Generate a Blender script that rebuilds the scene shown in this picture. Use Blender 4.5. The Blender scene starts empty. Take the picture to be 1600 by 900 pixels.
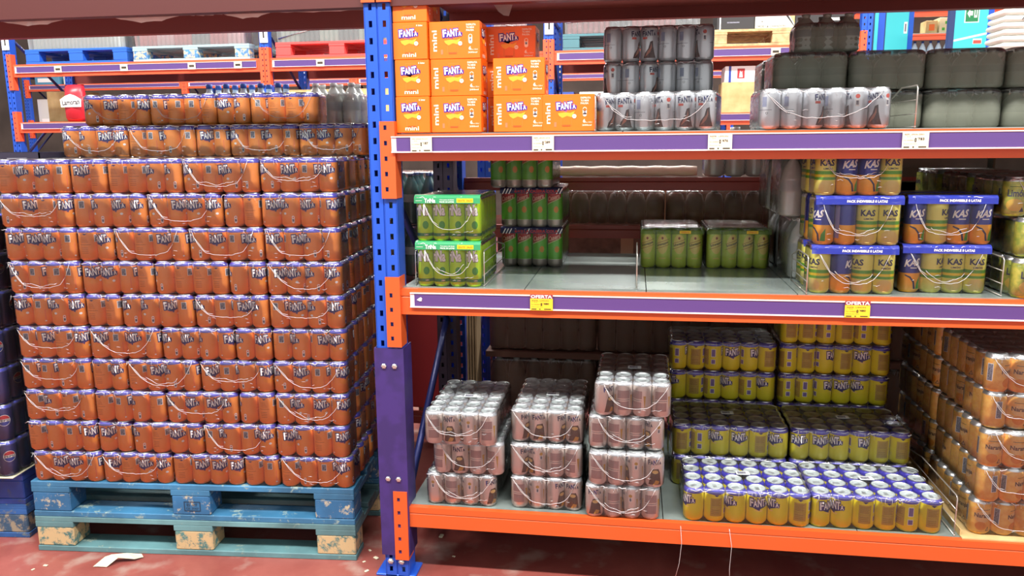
import bpy, math, random
from mathutils import Vector, Matrix
random.seed(7)
S = bpy.context.scene
COL = S.collection
PI = math.pi

# ------------------------------------------------------------------ camera
cam_d = bpy.data.cameras.new('camera')
cam = bpy.data.objects.new('camera', cam_d); COL.objects.link(cam)
YAW, PITCH, ROLL, FPX = 0.152534, -0.180279, -0.008725, 1250.0
_f = Vector((-math.sin(YAW)*math.cos(PITCH), math.cos(YAW)*math.cos(PITCH), math.sin(PITCH)))
_r = Vector((math.cos(YAW), math.sin(YAW), 0)); _u = _r.cross(_f)
_r2 = _r*math.cos(ROLL)+_u*math.sin(ROLL); _u2 = _u*math.cos(ROLL)-_r*math.sin(ROLL)
cam.matrix_world = Matrix(((_r2.x,_u2.x,-_f.x,2.15216),(_r2.y,_u2.y,-_f.y,-2.44686),(_r2.z,_u2.z,-_f.z,1.47226),(0,0,0,1)))
cam_d.sensor_width = 36.0; cam_d.lens = 36.0*FPX/1600.0; cam_d.clip_start = .05; cam_d.clip_end = 100
S.camera = cam

# ------------------------------------------------------------------ world, light, exposure
W = bpy.data.worlds.new('warehouse_air'); S.world = W; W.use_nodes = True
_bg = W.node_tree.nodes['Background']; _bg.inputs[0].default_value = (1.0, 0.985, 0.96, 1); _bg.inputs[1].default_value = 0.66
LAMP_FRONT, LAMP_BACK = 114.0, 120.0
S.view_settings.view_transform = 'Standard'; S.view_settings.look = 'None'
S.view_settings.exposure = 0.25; S.view_settings.gamma = 1.0
try: S.view_settings.use_curve_mapping = False
except Exception: pass
S.cycles.max_bounces = 7; S.cycles.diffuse_bounces = 3; S.cycles.glossy_bounces = 3
S.cycles.transparent_max_bounces = 14; S.cycles.transmission_bounces = 4
S.cycles.use_denoising = True; S.cycles.caustics_reflective = False; S.cycles.caustics_refractive = False
S.cycles.sample_clamp_indirect = 4.0

# ------------------------------------------------------------------ materials
def lin(c):
    return tuple(((v/255)/12.92 if v/255 <= .04045 else ((v/255+.055)/1.055)**2.4) for v in c)
MC = {}
def mat(name, rgb, rough=.5, metal=0., spec=.5, coat=0., noise=0., nscale=8., rgb2=None, bump=0., bscale=40., emit=0.):
    if name in MC: return MC[name]
    m = bpy.data.materials.new(name); m.use_nodes = True; nt = m.node_tree; b = nt.nodes['Principled BSDF']
    b.inputs['Base Color'].default_value = (*lin(rgb), 1); b.inputs['Roughness'].default_value = rough
    b.inputs['Metallic'].default_value = metal; b.inputs['Specular IOR Level'].default_value = spec
    b.inputs['Coat Weight'].default_value = coat
    tc = None
    if noise > 0 or bump > 0: tc = nt.nodes.new('ShaderNodeTexCoord')
    if noise > 0:
        n = nt.nodes.new('ShaderNodeTexNoise'); n.inputs['Scale'].default_value = nscale; n.inputs['Detail'].default_value = 5
        r = nt.nodes.new('ShaderNodeValToRGB'); r.color_ramp.elements[0].position = .5-noise/2; r.color_ramp.elements[1].position = .5+noise/2
        r.color_ramp.elements[0].color = (*lin(rgb2 or tuple(v*.75 for v in rgb)), 1); r.color_ramp.elements[1].color = (*lin(rgb), 1)
        nt.links.new(tc.outputs['Object'], n.inputs['Vector']); nt.links.new(n.outputs[0], r.inputs[0]); nt.links.new(r.outputs[0], b.inputs['Base Color'])
    if bump > 0:
        n = nt.nodes.new('ShaderNodeTexNoise'); n.inputs['Scale'].default_value = bscale; n.inputs['Detail'].default_value = 3
        bp = nt.nodes.new('ShaderNodeBump'); bp.inputs['Strength'].default_value = bump; bp.inputs['Distance'].default_value = .01
        nt.links.new(tc.outputs['Object'], n.inputs['Vector']); nt.links.new(n.outputs[0], bp.inputs['Height']); nt.links.new(bp.outputs[0], b.inputs['Normal'])
    if emit > 0:
        b.inputs['Emission Color'].default_value = (*lin(rgb), 1); b.inputs['Emission Strength'].default_value = emit
    MC[name] = m; return m

def film_mat(name, haze, tint=(255,255,255), gloss=1.0, rough=.16, bump=.55, scale=55., trans=(1,1,1)):
    if name in MC: return MC[name]
    m = bpy.data.materials.new(name); m.use_nodes = True; nt = m.node_tree; N = nt.nodes; L = nt.links
    for n in list(N):
        if n.type != 'OUTPUT_MATERIAL': N.remove(n)
    out = [n for n in N if n.type == 'OUTPUT_MATERIAL'][0]
    tc = N.new('ShaderNodeTexCoord'); oi = N.new('ShaderNodeObjectInfo')
    add = N.new('ShaderNodeVectorMath'); add.operation = 'MULTIPLY_ADD'
    add.inputs[1].default_value = (1, 1, 1)
    cmb = N.new('ShaderNodeCombineXYZ'); mul = N.new('ShaderNodeMath'); mul.operation = 'MULTIPLY'; mul.inputs[1].default_value = 37.
    L.new(oi.outputs['Random'], mul.inputs[0])
    for k in range(3): L.new(mul.outputs[0], cmb.inputs[k])
    L.new(tc.outputs['Object'], add.inputs[0]); L.new(cmb.outputs[0], add.inputs[2])
    n1 = N.new('ShaderNodeTexNoise'); n1.inputs['Scale'].default_value = scale; n1.inputs['Detail'].default_value = 4; n1.inputs['Distortion'].default_value = .8
    L.new(add.outputs[0], n1.inputs['Vector'])
    bp = N.new('ShaderNodeBump'); bp.inputs['Strength'].default_value = bump; bp.inputs['Distance'].default_value = .008
    L.new(n1.outputs[0], bp.inputs['Height'])
    fr = N.new('ShaderNodeFresnel'); fr.inputs['IOR'].default_value = 1.32
    fm = N.new('ShaderNodeMath'); fm.operation = 'MULTIPLY'; fm.inputs[1].default_value = gloss; fm.use_clamp = True; L.new(fr.outputs[0], fm.inputs[0])
    tr = N.new('ShaderNodeBsdfTransparent'); tr.inputs[0].default_value = (*trans, 1)
    gl = N.new('ShaderNodeBsdfGlossy'); gl.inputs['Roughness'].default_value = rough; L.new(bp.outputs[0], gl.inputs['Normal'])
    df = N.new('ShaderNodeBsdfDiffuse'); df.inputs[0].default_value = (*lin(tint), 1)
    m1 = N.new('ShaderNodeMixShader'); m1.inputs[0].default_value = haze; L.new(tr.outputs[0], m1.inputs[1]); L.new(df.outputs[0], m1.inputs[2])
    m2 = N.new('ShaderNodeMixShader'); L.new(fm.outputs[0], m2.inputs[0]); L.new(m1.outputs[0], m2.inputs[1]); L.new(gl.outputs[0], m2.inputs[2])
    L.new(m2.outputs[0], out.inputs[0]); MC[name] = m; return m

FILM = film_mat('clear_shrink_film', .014, gloss=1.2, rough=.10)
FILM_S = film_mat('silver_pack_film', .02, gloss=2.0, rough=.14)
WELD_GLINT = film_mat('film_weld_glint', .72, gloss=2.5, bump=.2)  # white of film welds and strands, and of highlights modelled as strands
EDGE = film_mat('film_edge_sheen', .04, gloss=4.5, rough=.10, bump=.35, scale=40)  # extra gloss and white haze put in for the bright top-edge reflection
SMOKE = film_mat('smoky_film', .55, (140,142,126), gloss=.9, bump=.8, scale=30)
BWRAP = film_mat('brown_wrap', .55, (140,108,94), gloss=.8, bump=.8, scale=30)
ALU = mat('aluminium', (205,208,210), .28, .9)
LID = mat('can_lid', (226,236,236), .36, .5)
BLACK = mat('black_ink', (28,24,30), .6)
WHITE = mat('white_ink', (250,248,246), .5)
GREY = mat('barcode_grey', (150,150,160), .6, noise=.02, nscale=400, rgb2=(90,90,105))

# ------------------------------------------------------------------ mesh builder
class MB:
    def __init__(s): s.v=[]; s.f=[]; s.m=[]; s.mats=[]; s.sm=[]
    def mi(s, m):
        if m not in s.mats: s.mats.append(m)
        return s.mats.index(m)
    def face(s, pts, m, smooth=False):
        b=len(s.v); s.v.extend([tuple(p) for p in pts]); s.f.append(tuple(range(b,b+len(pts)))); s.m.append(s.mi(m)); s.sm.append(smooth)
    def box(s, x0,x1,y0,y1,z0,z1, m, bev=0.):
        if bev > 0:
            s.rbox(x0,x1,y0,y1,z0,z1,m,bev); return s
        b=len(s.v); s.v += [(x0,y0,z0),(x1,y0,z0),(x1,y1,z0),(x0,y1,z0),(x0,y0,z1),(x1,y0,z1),(x1,y1,z1),(x0,y1,z1)]
        k=s.mi(m)
        for q in ((3,2,1,0),(4,5,6,7),(0,1,5,4),(1,2,6,5),(2,3,7,6),(3,0,4,7)):
            s.f.append(tuple(b+i for i in q)); s.m.append(k); s.sm.append(False)
        return s
    def rbox(s, x0,x1,y0,y1,z0,z1,m,r):   # chamfered box
        o=[]
        for z,i in ((z0,r),(z0+r,0),(z1-r,0),(z1,r)):
            ring=[(x0+i+r,y0+i,z),(x1-i-r,y0+i,z),(x1-i,y0+i+r,z),(x1-i,y1-i-r,z),(x1-i-r,y1-i,z),(x0+i+r,y1-i,z),(x0+i,y1-i-r,z),(x0+i,y0+i+r,z)]
            o.append(ring)
        s.rings(o,m,caps=True)
    def rings(s, rings, m, caps=True, smooth=False, closed=True):
        b=len(s.v); n=len(rings[0]); k=s.mi(m) if not isinstance(m,list) else None
        for r in rings: s.v.extend(r)
        for i in range(len(rings)-1):
            kk = k if k is not None else s.mi(m[i])
            for j in range(n if closed else n-1):
                s.f.append((b+i*n+j,b+i*n+(j+1)%n,b+(i+1)*n+(j+1)%n,b+(i+1)*n+j)); s.m.append(kk); s.sm.append(smooth)
        if caps:
            k0 = k if k is not None else s.mi(m[0]); k1 = k if k is not None else s.mi(m[-1])
            s.f.append(tuple(b+j for j in reversed(range(n)))); s.m.append(k0); s.sm.append(False)
            s.f.append(tuple(b+(len(rings)-1)*n+j for j in range(n))); s.m.append(k1); s.sm.append(False)
        return s
    def lathe(s, prof, m, seg=20, cx=0, cy=0, caps=True, smooth=True):
        R=[[(cx+r*math.cos(2*PI*j/seg), cy+r*math.sin(2*PI*j/seg), z) for j in range(seg)] for r,z in prof]
        return s.rings(R, m, caps, smooth)
    def tube(s, pts, r, m, seg=6):
        pts=[Vector(p) for p in pts]; R=[]
        for i,p in enumerate(pts):
            d=(pts[min(i+1,len(pts)-1)]-pts[max(i-1,0)]).normalized()
            a=Vector((0,0,1)) if abs(d.z)<.9 else Vector((1,0,0)); u=d.cross(a).normalized(); w=u.cross(d)
            R.append([tuple(p+u*r*math.cos(2*PI*j/seg)+w*r*math.sin(2*PI*j/seg)) for j in range(seg)])
        return s.rings(R, m, True, True)
    def prism(s, pts, x0, x1, m):   # pts (y,z) profile swept along x
        return s.rings([[(x0,y,z) for y,z in pts],[(x1,y,z) for y,z in pts]], m, True)
    def mesh(s, name):
        me=bpy.data.meshes.new(name); me.from_pydata(s.v,[],s.f)
        for m in s.mats: me.materials.append(m)
        me.polygons.foreach_set('material_index', s.m); me.polygons.foreach_set('use_smooth', s.sm); me.update(); return me
    def build(s, name, parent=None, loc=None, rz=0):
        return put(s.mesh(name), name, parent, loc, rz)
def put(me, name, parent=None, loc=None, rz=0):
    o=bpy.data.objects.new(name, me); COL.objects.link(o)
    if parent: o.parent=parent
    if loc is not None: o.location=loc
    if rz: o.rotation_euler.z=rz
    return o
def tag(o, label=None, cat=None, group=None, kind=None):
    if label: o['label']=label
    if cat: o['category']=cat
    if group: o['group']=group
    if kind: o['kind']=kind
    return o
def thing(name, label, cat, loc=(0,0,0), rz=0, group=None):
    o=bpy.data.objects.new(name, None); COL.objects.link(o); o.location=loc; o.rotation_euler.z=rz; o.empty_display_size=.05
    return tag(o,label,cat,group)
def copy_tree(o, parent=None):
    c=o.copy(); COL.objects.link(c); c.parent=parent
    for ch in list(o.children): copy_tree(ch, c)
    return c
ORD = ['first','second','third','fourth','fifth','sixth','seventh','eighth','ninth','tenth','eleventh','twelfth','thirteenth']

# ------------------------------------------------------------------ lettering
GC = {}
def raw_text(t, off):
    k=(t,off)
    if k in GC: return GC[k]
    cu=bpy.data.curves.new('lettering','FONT'); cu.body=t; cu.size=1.; cu.offset=off; cu.resolution_u=2; cu.fill_mode='BOTH'
    o=bpy.data.objects.new('lettering',cu); COL.objects.link(o); bpy.context.view_layer.update()
    dg=bpy.context.evaluated_depsgraph_get(); me=bpy.data.meshes.new_from_object(o.evaluated_get(dg))
    me.calc_loop_triangles(); tris=[[(me.vertices[i].co.x,me.vertices[i].co.y) for i in lt.vertices] for lt in me.loop_triangles]
    bpy.data.objects.remove(o); bpy.data.curves.remove(cu); bpy.data.meshes.remove(me)
    GC[k]=tris; return tris
def bbox(tr):
    xs=[p[0] for t in tr for p in t]; ys=[p[1] for t in tr for p in t]; return min(xs),max(xs),min(ys),max(ys)
def text(t, cx, cz, w, h, m, layer=1, off=.0, shear=0., rot=0., grow=0.):
    """polygons (pts, material, layer) of a text fitted into a w x h box centred at cx, cz"""
    a=bbox(raw_text(t,off)); tr=raw_text(t,off+grow); sx=w/(a[1]-a[0]); sz=h/(a[3]-a[2]); mx=(a[0]+a[1])/2; mz=(a[2]+a[3])/2
    out=[]; c,s=math.cos(rot),math.sin(rot)
    for q in tr:
        P=[]
        for x,y in q:
            X=(x-mx)*sx; Z=(y-mz)*sz; X+=Z*shear; P.append((cx+X*c-Z*s, cz+X*s+Z*c))
        out.append((P,m,layer))
    return out
def rect(x0,x1,z0,z1,m,layer=1): return [([(x0,z0),(x1,z0),(x1,z1),(x0,z1)],m,layer)]
def poly(pts,m,layer=1): return [(pts,m,layer)]
def ell(cx,cz,rx,rz,m,layer=1,n=14): return [([(cx+rx*math.cos(2*PI*i/n),cz+rz*math.sin(2*PI*i/n)) for i in range(n)],m,layer)]
def ring(cx,cz,rx,rz,t,m,layer=1,n=16):
    o=[]
    for i in range(n):
        a,b=2*PI*i/n,2*PI*(i+1)/n
        o.append(([(cx+rx*math.cos(a),cz+rz*math.sin(a)),(cx+rx*math.cos(b),cz+rz*math.sin(b)),(cx+(rx-t)*math.cos(b),cz+(rz-t)*math.sin(b)),(cx+(rx-t)*math.cos(a),cz+(rz-t)*math.sin(a))],m,layer))
    return o
def fanta(cx, cz, w, h, mtext, mback=None, swoosh=True, mout=None):
    """the bouncing five-letter logo on its arrow-shaped swoosh"""
    L=[('F',0,.20,1.0,.00),('A',.19,.215,.86,.02),('N',.40,.22,1.0,.05),('T',.60,.21,1.0,.09),('A',.80,.17,.62,.10)]
    out=[]
    for ch,x,wd,hh,dz in L:
        X=cx-w/2+(x+wd/2)*w; H=h*hh*.88; Z=cz-h/2+dz*h+H/2+.03*h
        out+=text(ch,X,Z,wd*w*.93,H,mtext,4,off=.035,rot=.06)
        if mback: out+=text(ch,X,Z,wd*w*.93,H,mback,3,off=.035,rot=.06,grow=.10)
    if swoosh and mback:
        out+=poly([(cx-w*.50,cz-h*.46),(cx-w*.44,cz-h*.52),(cx+w*.5,cz-h*.32),(cx+w*.52,cz+h*.05),(cx-w*.48,cz+h*.2)],mback,2)
        out+=poly([(cx-w*.40,cz-h*.50),(cx+w*.02,cz-h*.86),(cx+w*.04,cz-h*.66),(cx+w*.53,cz-h*.30),(cx+w*.5,cz-h*.1)],mback,2)
    return out
def clip(poly_, x0, x1):
    for s_,X in ((1,x0),(-1,x1)):
        o=[]; n=len(poly_)
        for i in range(n):
            a,b=poly_[i],poly_[(i+1)%n]; da,db=s_*(a[0]-X),s_*(b[0]-X)
            if da>=0: o.append(a)
            if (da>=0)!=(db>=0):
                t=da/(da-db); o.append((X,a[1]+t*(b[1]-a[1])))
        poly_=o
        if len(poly_)<3: return None
    return poly_
def wrap(mb, art, R, step=.0065):
    for pts,m,lay in art:
        xs=[p[0] for p in pts]; k0=math.floor(min(xs)/step); k1=math.ceil(max(xs)/step); rr=R+.00018*lay
        for k in range(k0,max(k1,k0+1)):
            q=clip(pts,k*step,(k+1)*step)
            if not q: continue
            area=sum(q[i][0]*q[(i+1)%len(q)][1]-q[(i+1)%len(q)][0]*q[i][1] for i in range(len(q)))
            if abs(area)<1e-9: continue
            if area<0: q=q[::-1]
            mb.face([(rr*math.sin(x/R),-rr*math.cos(x/R),z) for x,z in q],m,False)
def flat(mb, art, y=0., ox=0., oz=0., eps=.0004, face='front', px=0.):
    for pts,m,lay in art:
        area=sum(pts[i][0]*pts[(i+1)%len(pts)][1]-pts[(i+1)%len(pts)][0]*pts[i][1] for i in range(len(pts)))
        q=pts if area>0 else pts[::-1]
        if face=='front': mb.face([(ox+x,y-eps*lay,oz+z) for x,z in q],m)
        elif face=='right': mb.face([(px+eps*lay,ox+x,oz+z) for x,z in q],m)
        elif face=='left': mb.face([(px-eps*lay,ox-x,oz+z) for x,z in q],m)

# ------------------------------------------------------------------ cans
def can_mesh(name, R, H, bands, neck, art, rim=None, seg=20, tab=True):
    """bands: [(z_top, material)] bottom to top; art wrapped round the wall, arc length 0 facing -Y"""
    mb=MB(); k=R/.033; rim=rim or ALU
    zb,zt=.0115,H-.0135
    prof=[(.021*k,.0035),(.0245*k,.0004),(.0265*k,.0012),(.0322*k,.0085),(R,zb)]; ms=[ALU,ALU,bands[0][1],bands[0][1]]
    for z,m in bands[:-1]: prof.append((R,z)); ms.append(m)
    prof.append((R,zt)); ms.append(bands[-1][1])
    prof+=[(.0320*k,H-.0095),(.0288*k,H-.0052),(.0276*k,H-.0035)]; ms+=[neck,neck,neck]
    prof+=[(.0278*k,H-.0012),(.0268*k,H-.0002),(.0258*k,H-.0008),(.0252*k,H-.004),(.021*k,H-.0044)]; ms+=[rim,rim,rim,LID,LID]
    mb.lathe(prof,ms,seg)
    if tab: mb.box(-.0055*k,.0055*k,-.013*k,.008*k,H-.0042,H-.0030,ALU)
    wrap(mb,art,R)
    return mb.mesh(name)
def arc(R,deg): return R*math.radians(deg)
def back_panel(R, mbox, mink, cz=.055):
    c=arc(R,180); o=rect(c-.019,c+.019,.022,.052,mbox)+rect(c-.019,c+.019,.0535,.083,mbox)
    o+=poly([(c-.006,.095),(c+.006,.095),(c,.090)],mink,2)+rect(c-.019,c+.019,.0522,.0532,mink,2)
    for i in range(5): o+=rect(c-.015,c+.012-.003*(i%2),.058+.0045*i,.0595+.0045*i,mink,2) if mbox is not mink else []
    for i in range(3): o+=rect(c-.015,c+.010,.030+.006*i,.0315+.006*i,mink,2)
    return o
def barcode(R,deg,z0,z1,mg=None,frame=None,w=.013):
    c=arc(R,deg); o=[]
    if frame: o+=rect(c-w/2-.0015,c+w/2+.0015,z0-.0015,z1+.0015,frame,1)
    return o+rect(c-w/2,c+w/2,z0,z1,mg or GREY,2)
ORG=mat('orange_can_paint',(250,150,66),.42,.0,coat=.08); ORGBL=mat('can_violet_blue',(58,50,186),.32,.1)
LOGOBL=mat('logo_navy',(40,36,112),.5); ORLT=mat('orange_slice_paint',(246,150,50),.4,.1); ORDK=mat('orange_ink_line',(178,78,40),.5); CORAL=mat('coral_ink',(242,120,80),.5)
R0=.0328
def orange_art():
    R=R0; o=fanta(0,.077,.062,.030,WHITE,LOGOBL)
    o+=poly([(-.026,.056),(-.006,.048),(.026,.058),(.020,.044),(.006,.036),(-.008,.034),(-.022,.042)],ORLT,1)+poly([(-.02,.058),(-.002,.056),(-.002,.0545),(-.02,.0545)],CORAL,2)
    o+=ell(.018,.046,.005,.004,WHITE,2)
    o+=barcode(R,-112,.066,.088,GREY,WHITE,w=.015)
    c=arc(R,180); o+=poly([(c-.008,.094),(c+.008,.094),(c,.089)],LOGOBL,2)+rect(c-.018,c+.018,.0555,.0565,ORDK,1)
    for i in range(4): o+=rect(c-.014,c+.010-.002*i,.064+.005*i,.0650+.005*i,ORDK,1)
    for i in range(4): o+=rect(c-.014,c+.008,.026+.006*i,.0272+.006*i,ORDK,1)
    c=arc(R,78); o+=rect(c-.0045,c+.0045,.018,.034,WHITE,1)+ell(c,.034,.0045,.0045,WHITE,1)+ell(c,.018,.0045,.0045,WHITE,1)+rect(c-.003,c+.003,.019,.027,GREY,2)+ell(c,.033,.0025,.0025,CORAL,2)
    c=arc(R,-75); o+=rect(c-.0012,c+.0012,.024,.06,CORAL,1)+rect(c-.003,c+.003,.016,.020,WHITE,1)
    return o
CAN_H=.1150; LAYER=.1157
ORANGE=can_mesh('orange_can',R0,CAN_H,[(CAN_H-.0175,ORG),(.2,ORGBL)],ORGBL,orange_art())
YEL=mat('yellow_can_paint',(240,228,34),.42,.0,coat=.08); OLV=mat('olive_panel',(190,160,60),.5); OLVK=mat('olive_ink',(140,112,40),.6); VIO=mat('violet_ink',(120,104,160),.6)
YLT=mat('lemon_swirl',(250,222,120),.4)
def yellow_art():
    R=R0; o=fanta(0,.075,.062,.030,WHITE,LOGOBL)
    o+=poly([(-.02,.050),(.012,.052),(.008,.046),(-.01,.048)],YLT,1)
    o+=back_panel(R,OLV,OLVK)
    o+=barcode(R,-115,.056,.083,VIO,WHITE,w=.013)+barcode(R,-115,.028,.043,VIO,WHITE,w=.013)
    c=arc(R,180); o+=poly([(c-.009,.094),(c+.009,.094),(c,.088)],LOGOBL,3)
    return o
YELLOW=can_mesh('yellow_can',R0,CAN_H,[(CAN_H-.0195,YEL),(.2,ORGBL)],ORGBL,yellow_art())
SILP=mat('pink_silver_paint',(226,216,208),.32,.4); SILK=mat('silver_paint',(214,218,224),.32,.5); BRN=mat('brown_art',(88,58,38),.5); CRM=mat('cream_art',(232,198,120),.5); AMB=mat('amber_art',(205,160,60),.5); NVY=mat('navy_ink',(40,44,84),.5)
MAUV=mat('mauve_panel',(176,150,148),.45,.3)
RS=.0300
def coffee_art():
    o=fanta(0,.087,.046,.019,NVY)
    o+=poly([(-.020,.012),(-.016,.028),(-.012,.050),(-.006,.064),(.012,.066),(.018,.052),(.020,.030),(.022,.012)],BRN,1)
    o+=ell(.002,.055,.010,.006,CRM,2)+poly([(-.004,.012),(.012,.014),(.016,.024),(.004,.028)],AMB,2)
    c=arc(RS,180); o+=rect(c-.020,c+.020,.060,.086,MAUV)+rect(c-.020,c+.020,.0545,.0558,NVY,2)+rect(c-.018,c+.018,.022,.050,MAUV)
    o+=poly([(c+.024,.07),(c+.032,.07),(c+.029,.022)],AMB,2)+poly([(c-.032,.07),(c-.028,.07),(c-.030,.03)],AMB,2)
    c=arc(RS,80); o+=rect(c-.005,c+.005,.060,.078,WHITE)+ell(c,.080,.0055,.0055,AMB,2)+rect(c-.003,c+.003,.062,.073,GREY,2)
    return o
COFFEE=can_mesh('pink_silver_can',RS,CAN_H,[(.2,SILP)],SILK,coffee_art())
REDI=mat('coral_label',(214,84,70),.5); DUSK=mat('dusky_art',(74,50,50),.55); PEACH=mat('peach_art',(176,112,92),.5)
def shroud_art():
    o=fanta(0,.089,.048,.020,NVY)+rect(-.022,-.006,.071,.078,REDI,1)
    o+=poly([(-.018,.010),(-.013,.026),(-.002,.040),(.004,.062),(.013,.066),(.015,.046),(.019,.028),(.025,.010)],DUSK,1)+poly([(-.012,.014),(-.004,.032),(.005,.044),(.008,.058),(.010,.044),(.004,.028)],PEACH,2)
    c=arc(RS,150); o+=rect(c-.022,c+.022,.0545,.0555,NVY,2)+rect(c-.007,c+.007,.064,.092,mat('blue_grey_panel',(150,160,190),.5),1)+ring(c+.008,.046,.0035,.0035,.001,BLACK,2)
    c=arc(RS,75); o+=ell(c,.090,.0062,.0062,REDI,1)+rect(c-.005,c+.005,.062,.082,WHITE,1)+rect(c-.0035,c+.0035,.066,.078,GREY,2)
    return o
SHROUD=can_mesh('silver_can',RS,CAN_H,[(.2,SILK)],SILK,shroud_art())
# sleek cans
HS=.1440
LIME=mat('lime_can_paint',(186,236,24),.4,.0,coat=.08); TEAL=mat('teal_band',(50,140,90),.4,.2); LGRN=mat('light_green_ink',(70,165,50),.5); CRW=mat('cream_ink',(236,236,214),.5); OLK=mat('dark_green_ink',(62,84,20),.5)
RT=.0262
def trina_art():
    o=[]
    for t,m,l,g in (('TriNa',WHITE,4,.01),('TriNa',OLK,3,.045)): o+=text(t,-.010,.100,.060,.036,m,l,off=.03,grow=g)
    o+=poly([(-.024,.088),(-.020,.088),(-.019,.078),(-.024,.070),(-.028,.068),(-.0275,.071),(-.0235,.076)],CRW,4)
    o+=ell(.010,.052,.010,.013,LGRN,1)+rect(-.05,.05,.016,.026,TEAL,1)+text('LIMA',.012,.021,.012,.004,WHITE,2,off=.02)
    return o
TRINA=can_mesh('lime_sleek_can',RT,HS,[(.2,LIME)],LIME,trina_art(),seg=16)
GRN=mat('green_can_paint',(100,190,44),.4,.0,coat=.1); SLV=mat('grey_can_band',(168,160,150),.35,.5); REDS=mat('script_red',(186,44,48),.5); ORD_=mat('orange_dot',(222,158,60),.5); CREAM=mat('cream_script',(238,196,170),.5)
RC=.0284
def casera_art():
    o=poly([(-.030,.086),(.030,.112),(.030,.128),(-.030,.128)],REDS,1)+text('Casera',0,.110,.050,.017,CREAM,3,off=.02,shear=.3,rot=.3)
    o+=poly([(-.030,.082),(-.030,.0845),(.030,.1105),(.030,.108)],CREAM,2)+ell(.010,.066,.009,.012,ORD_,1)+rect(-.026,.026,.0275,.029,CRW,1)
    return o
CASERA=can_mesh('green_sleek_can',RC,HS,[(.028,SLV),(.2,GRN)],GRN,casera_art(),seg=16)
SGR=mat('yellow_green_paint',(184,206,60),.4,.0,coat=.1); SYE=mat('pale_lemon',(226,204,96),.45); SRD=mat('rust_ink',(150,60,30),.5)
RW=.0276
def tonic_art():
    o=ell(0,.088,.021,.036,SYE,1,18)+text('Schweppes',0,.088,.046,.012,BLACK,3,off=.02,rot=.32)+poly([(-.026,.068),(-.026,.0695),(.026,.0875),(.026,.086)],SRD,2)
    o+=poly([(-.026,.088),(-.026,.0895),(.026,.1075),(.026,.106)],SRD,2)+ell(0,.110,.004,.005,SRD,2)+rect(-.012,.012,.034,.038,SYE,1)
    return o
TONIC=can_mesh('yellow_green_sleek_can',RW,HS,[(.2,SGR)],SGR,tonic_art(),seg=16)
KY=mat('pale_yellow_can',(240,234,110),.4,.0,coat=.1); KG=mat('leaf_green_band',(96,170,40),.4,.1); KB=mat('royal_blue_can',(36,48,150),.35,.25,coat=.2); KO=mat('amber_can_band',(250,178,44),.38,.15); KLM=mat('lemon_round',(236,220,130),.45); KYB=mat('bright_yellow_band',(240,214,20),.4,.1)
RK=.0302
def kas_lemon_art():
    o=text('KAS',0,.096,.042,.019,NVY,3,off=.035)+text('LIMÓN',.002,.0795,.026,.007,NVY,3,off=.02)
    o+=ell(0,.026,.024,.018,KLM,1,18)+rect(arc(RK,180)-.012,arc(RK,180)-.002,.02,.12,mat('lilac_panel',(150,140,190),.5),1)
    return o
def kas_orange_art():
    o=text('KAS',0,.092,.042,.022,WHITE,3,off=.04,shear=.35,rot=.12)+rect(-.006,.014,.0745,.0775,WHITE,2)
    o+=poly([(.006,.012),(.012,.012),(.008,.034),(-.004,.050),(-.02,.056),(-.02,.052),(-.006,.045),(.003,.032)],NVY,2)+poly([(.013,.012),(.028,.012),(.028,.05),(.016,.032)],LGRN,2)
    o+=rect(arc(RK,150)-.012,arc(RK,150)+.01,.02,.118,mat('lilac_panel',(150,140,190),.5),1)
    return o
KASL=can_mesh('pale_yellow_sleek_can',RK,HS,[(.046,KY),(.054,KG),(.062,KYB),(.072,KG),(.2,KY)],KB,kas_lemon_art(),seg=16)
KASO=can_mesh('blue_orange_sleek_can',RK,HS,[(.060,KO),(.2,KB)],KB,kas_orange_art(),seg=16)
GLD=mat('golden_can_paint',(250,196,92),.4,.0,coat=.1,noise=.3,nscale=60,rgb2=(240,166,66)); BRW=mat('brown_script',(92,50,40),.5); PCH=mat('peach_panel',(238,190,120),.45)
def naranja_art():
    o=ell(0,.060,.026,.018,PCH,1)+text('Naranja',0,.062,.052,.018,BRW,3,off=.03)+ell(-.006,.030,.016,.014,mat('orange_round',(230,140,30),.45),1)
    o+=poly([(.008,.014),(.022,.014),(.016,.028)],BRW,2)+poly([(.0115,.016),(.0195,.016),(.016,.024)],PCH,3)+rect(-.02,.02,.082,.0835,BRW,2)
    return o+barcode(R0,-100,.035,.085,GREY,WHITE,.014)
NARANJA=can_mesh('golden_can',R0,CAN_H,[(.2,GLD)],ALU,naranja_art())
LGY=mat('lime_yellow_can',(232,224,84),.38,.0,coat=.1,noise=.3,nscale=50,rgb2=(160,180,50))
def limon_art():
    o=text('Limón',0,.068,.050,.021,NVY,3,off=.03)+ell(-.004,.034,.024,.018,mat('lemon_slice',(240,200,70),.45),1)+poly([(.008,.014),(.022,.014),(.016,.028)],NVY,2)+rect(-.02,.02,.086,.0875,OLK,2)
    return o
LIMON=can_mesh('lemon_lime_can',R0,CAN_H,[(.2,LGY)],ALU,limon_art())
DNV=mat('dark_navy_can',(48,46,112),.35,.3,coat=.2); PRED=mat('roundel_red',(190,40,50),.4); PBL=mat('roundel_blue',(36,60,150),.4)
def cola_art():
    o=ell(0,.078,.021,.021,WHITE,1,20)+poly([(-.0195,.083)]+[(.0195*math.cos(math.radians(a)),.078+.0195*math.sin(math.radians(a))) for a in range(165,0,-15)]+[(.0195,.083)],PRED,2)
    o+=poly([(.0195,.073)]+[(.0195*math.cos(math.radians(a)),.078+.0195*math.sin(math.radians(a))) for a in range(-15,-180,-15)]+[(-.0195,.073)],PBL,2)+text('PEPSI',0,.078,.034,.008,BLACK,3,off=.03)
    return o+barcode(R0,-120,.03,.10,GREY,None,.016)
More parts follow.
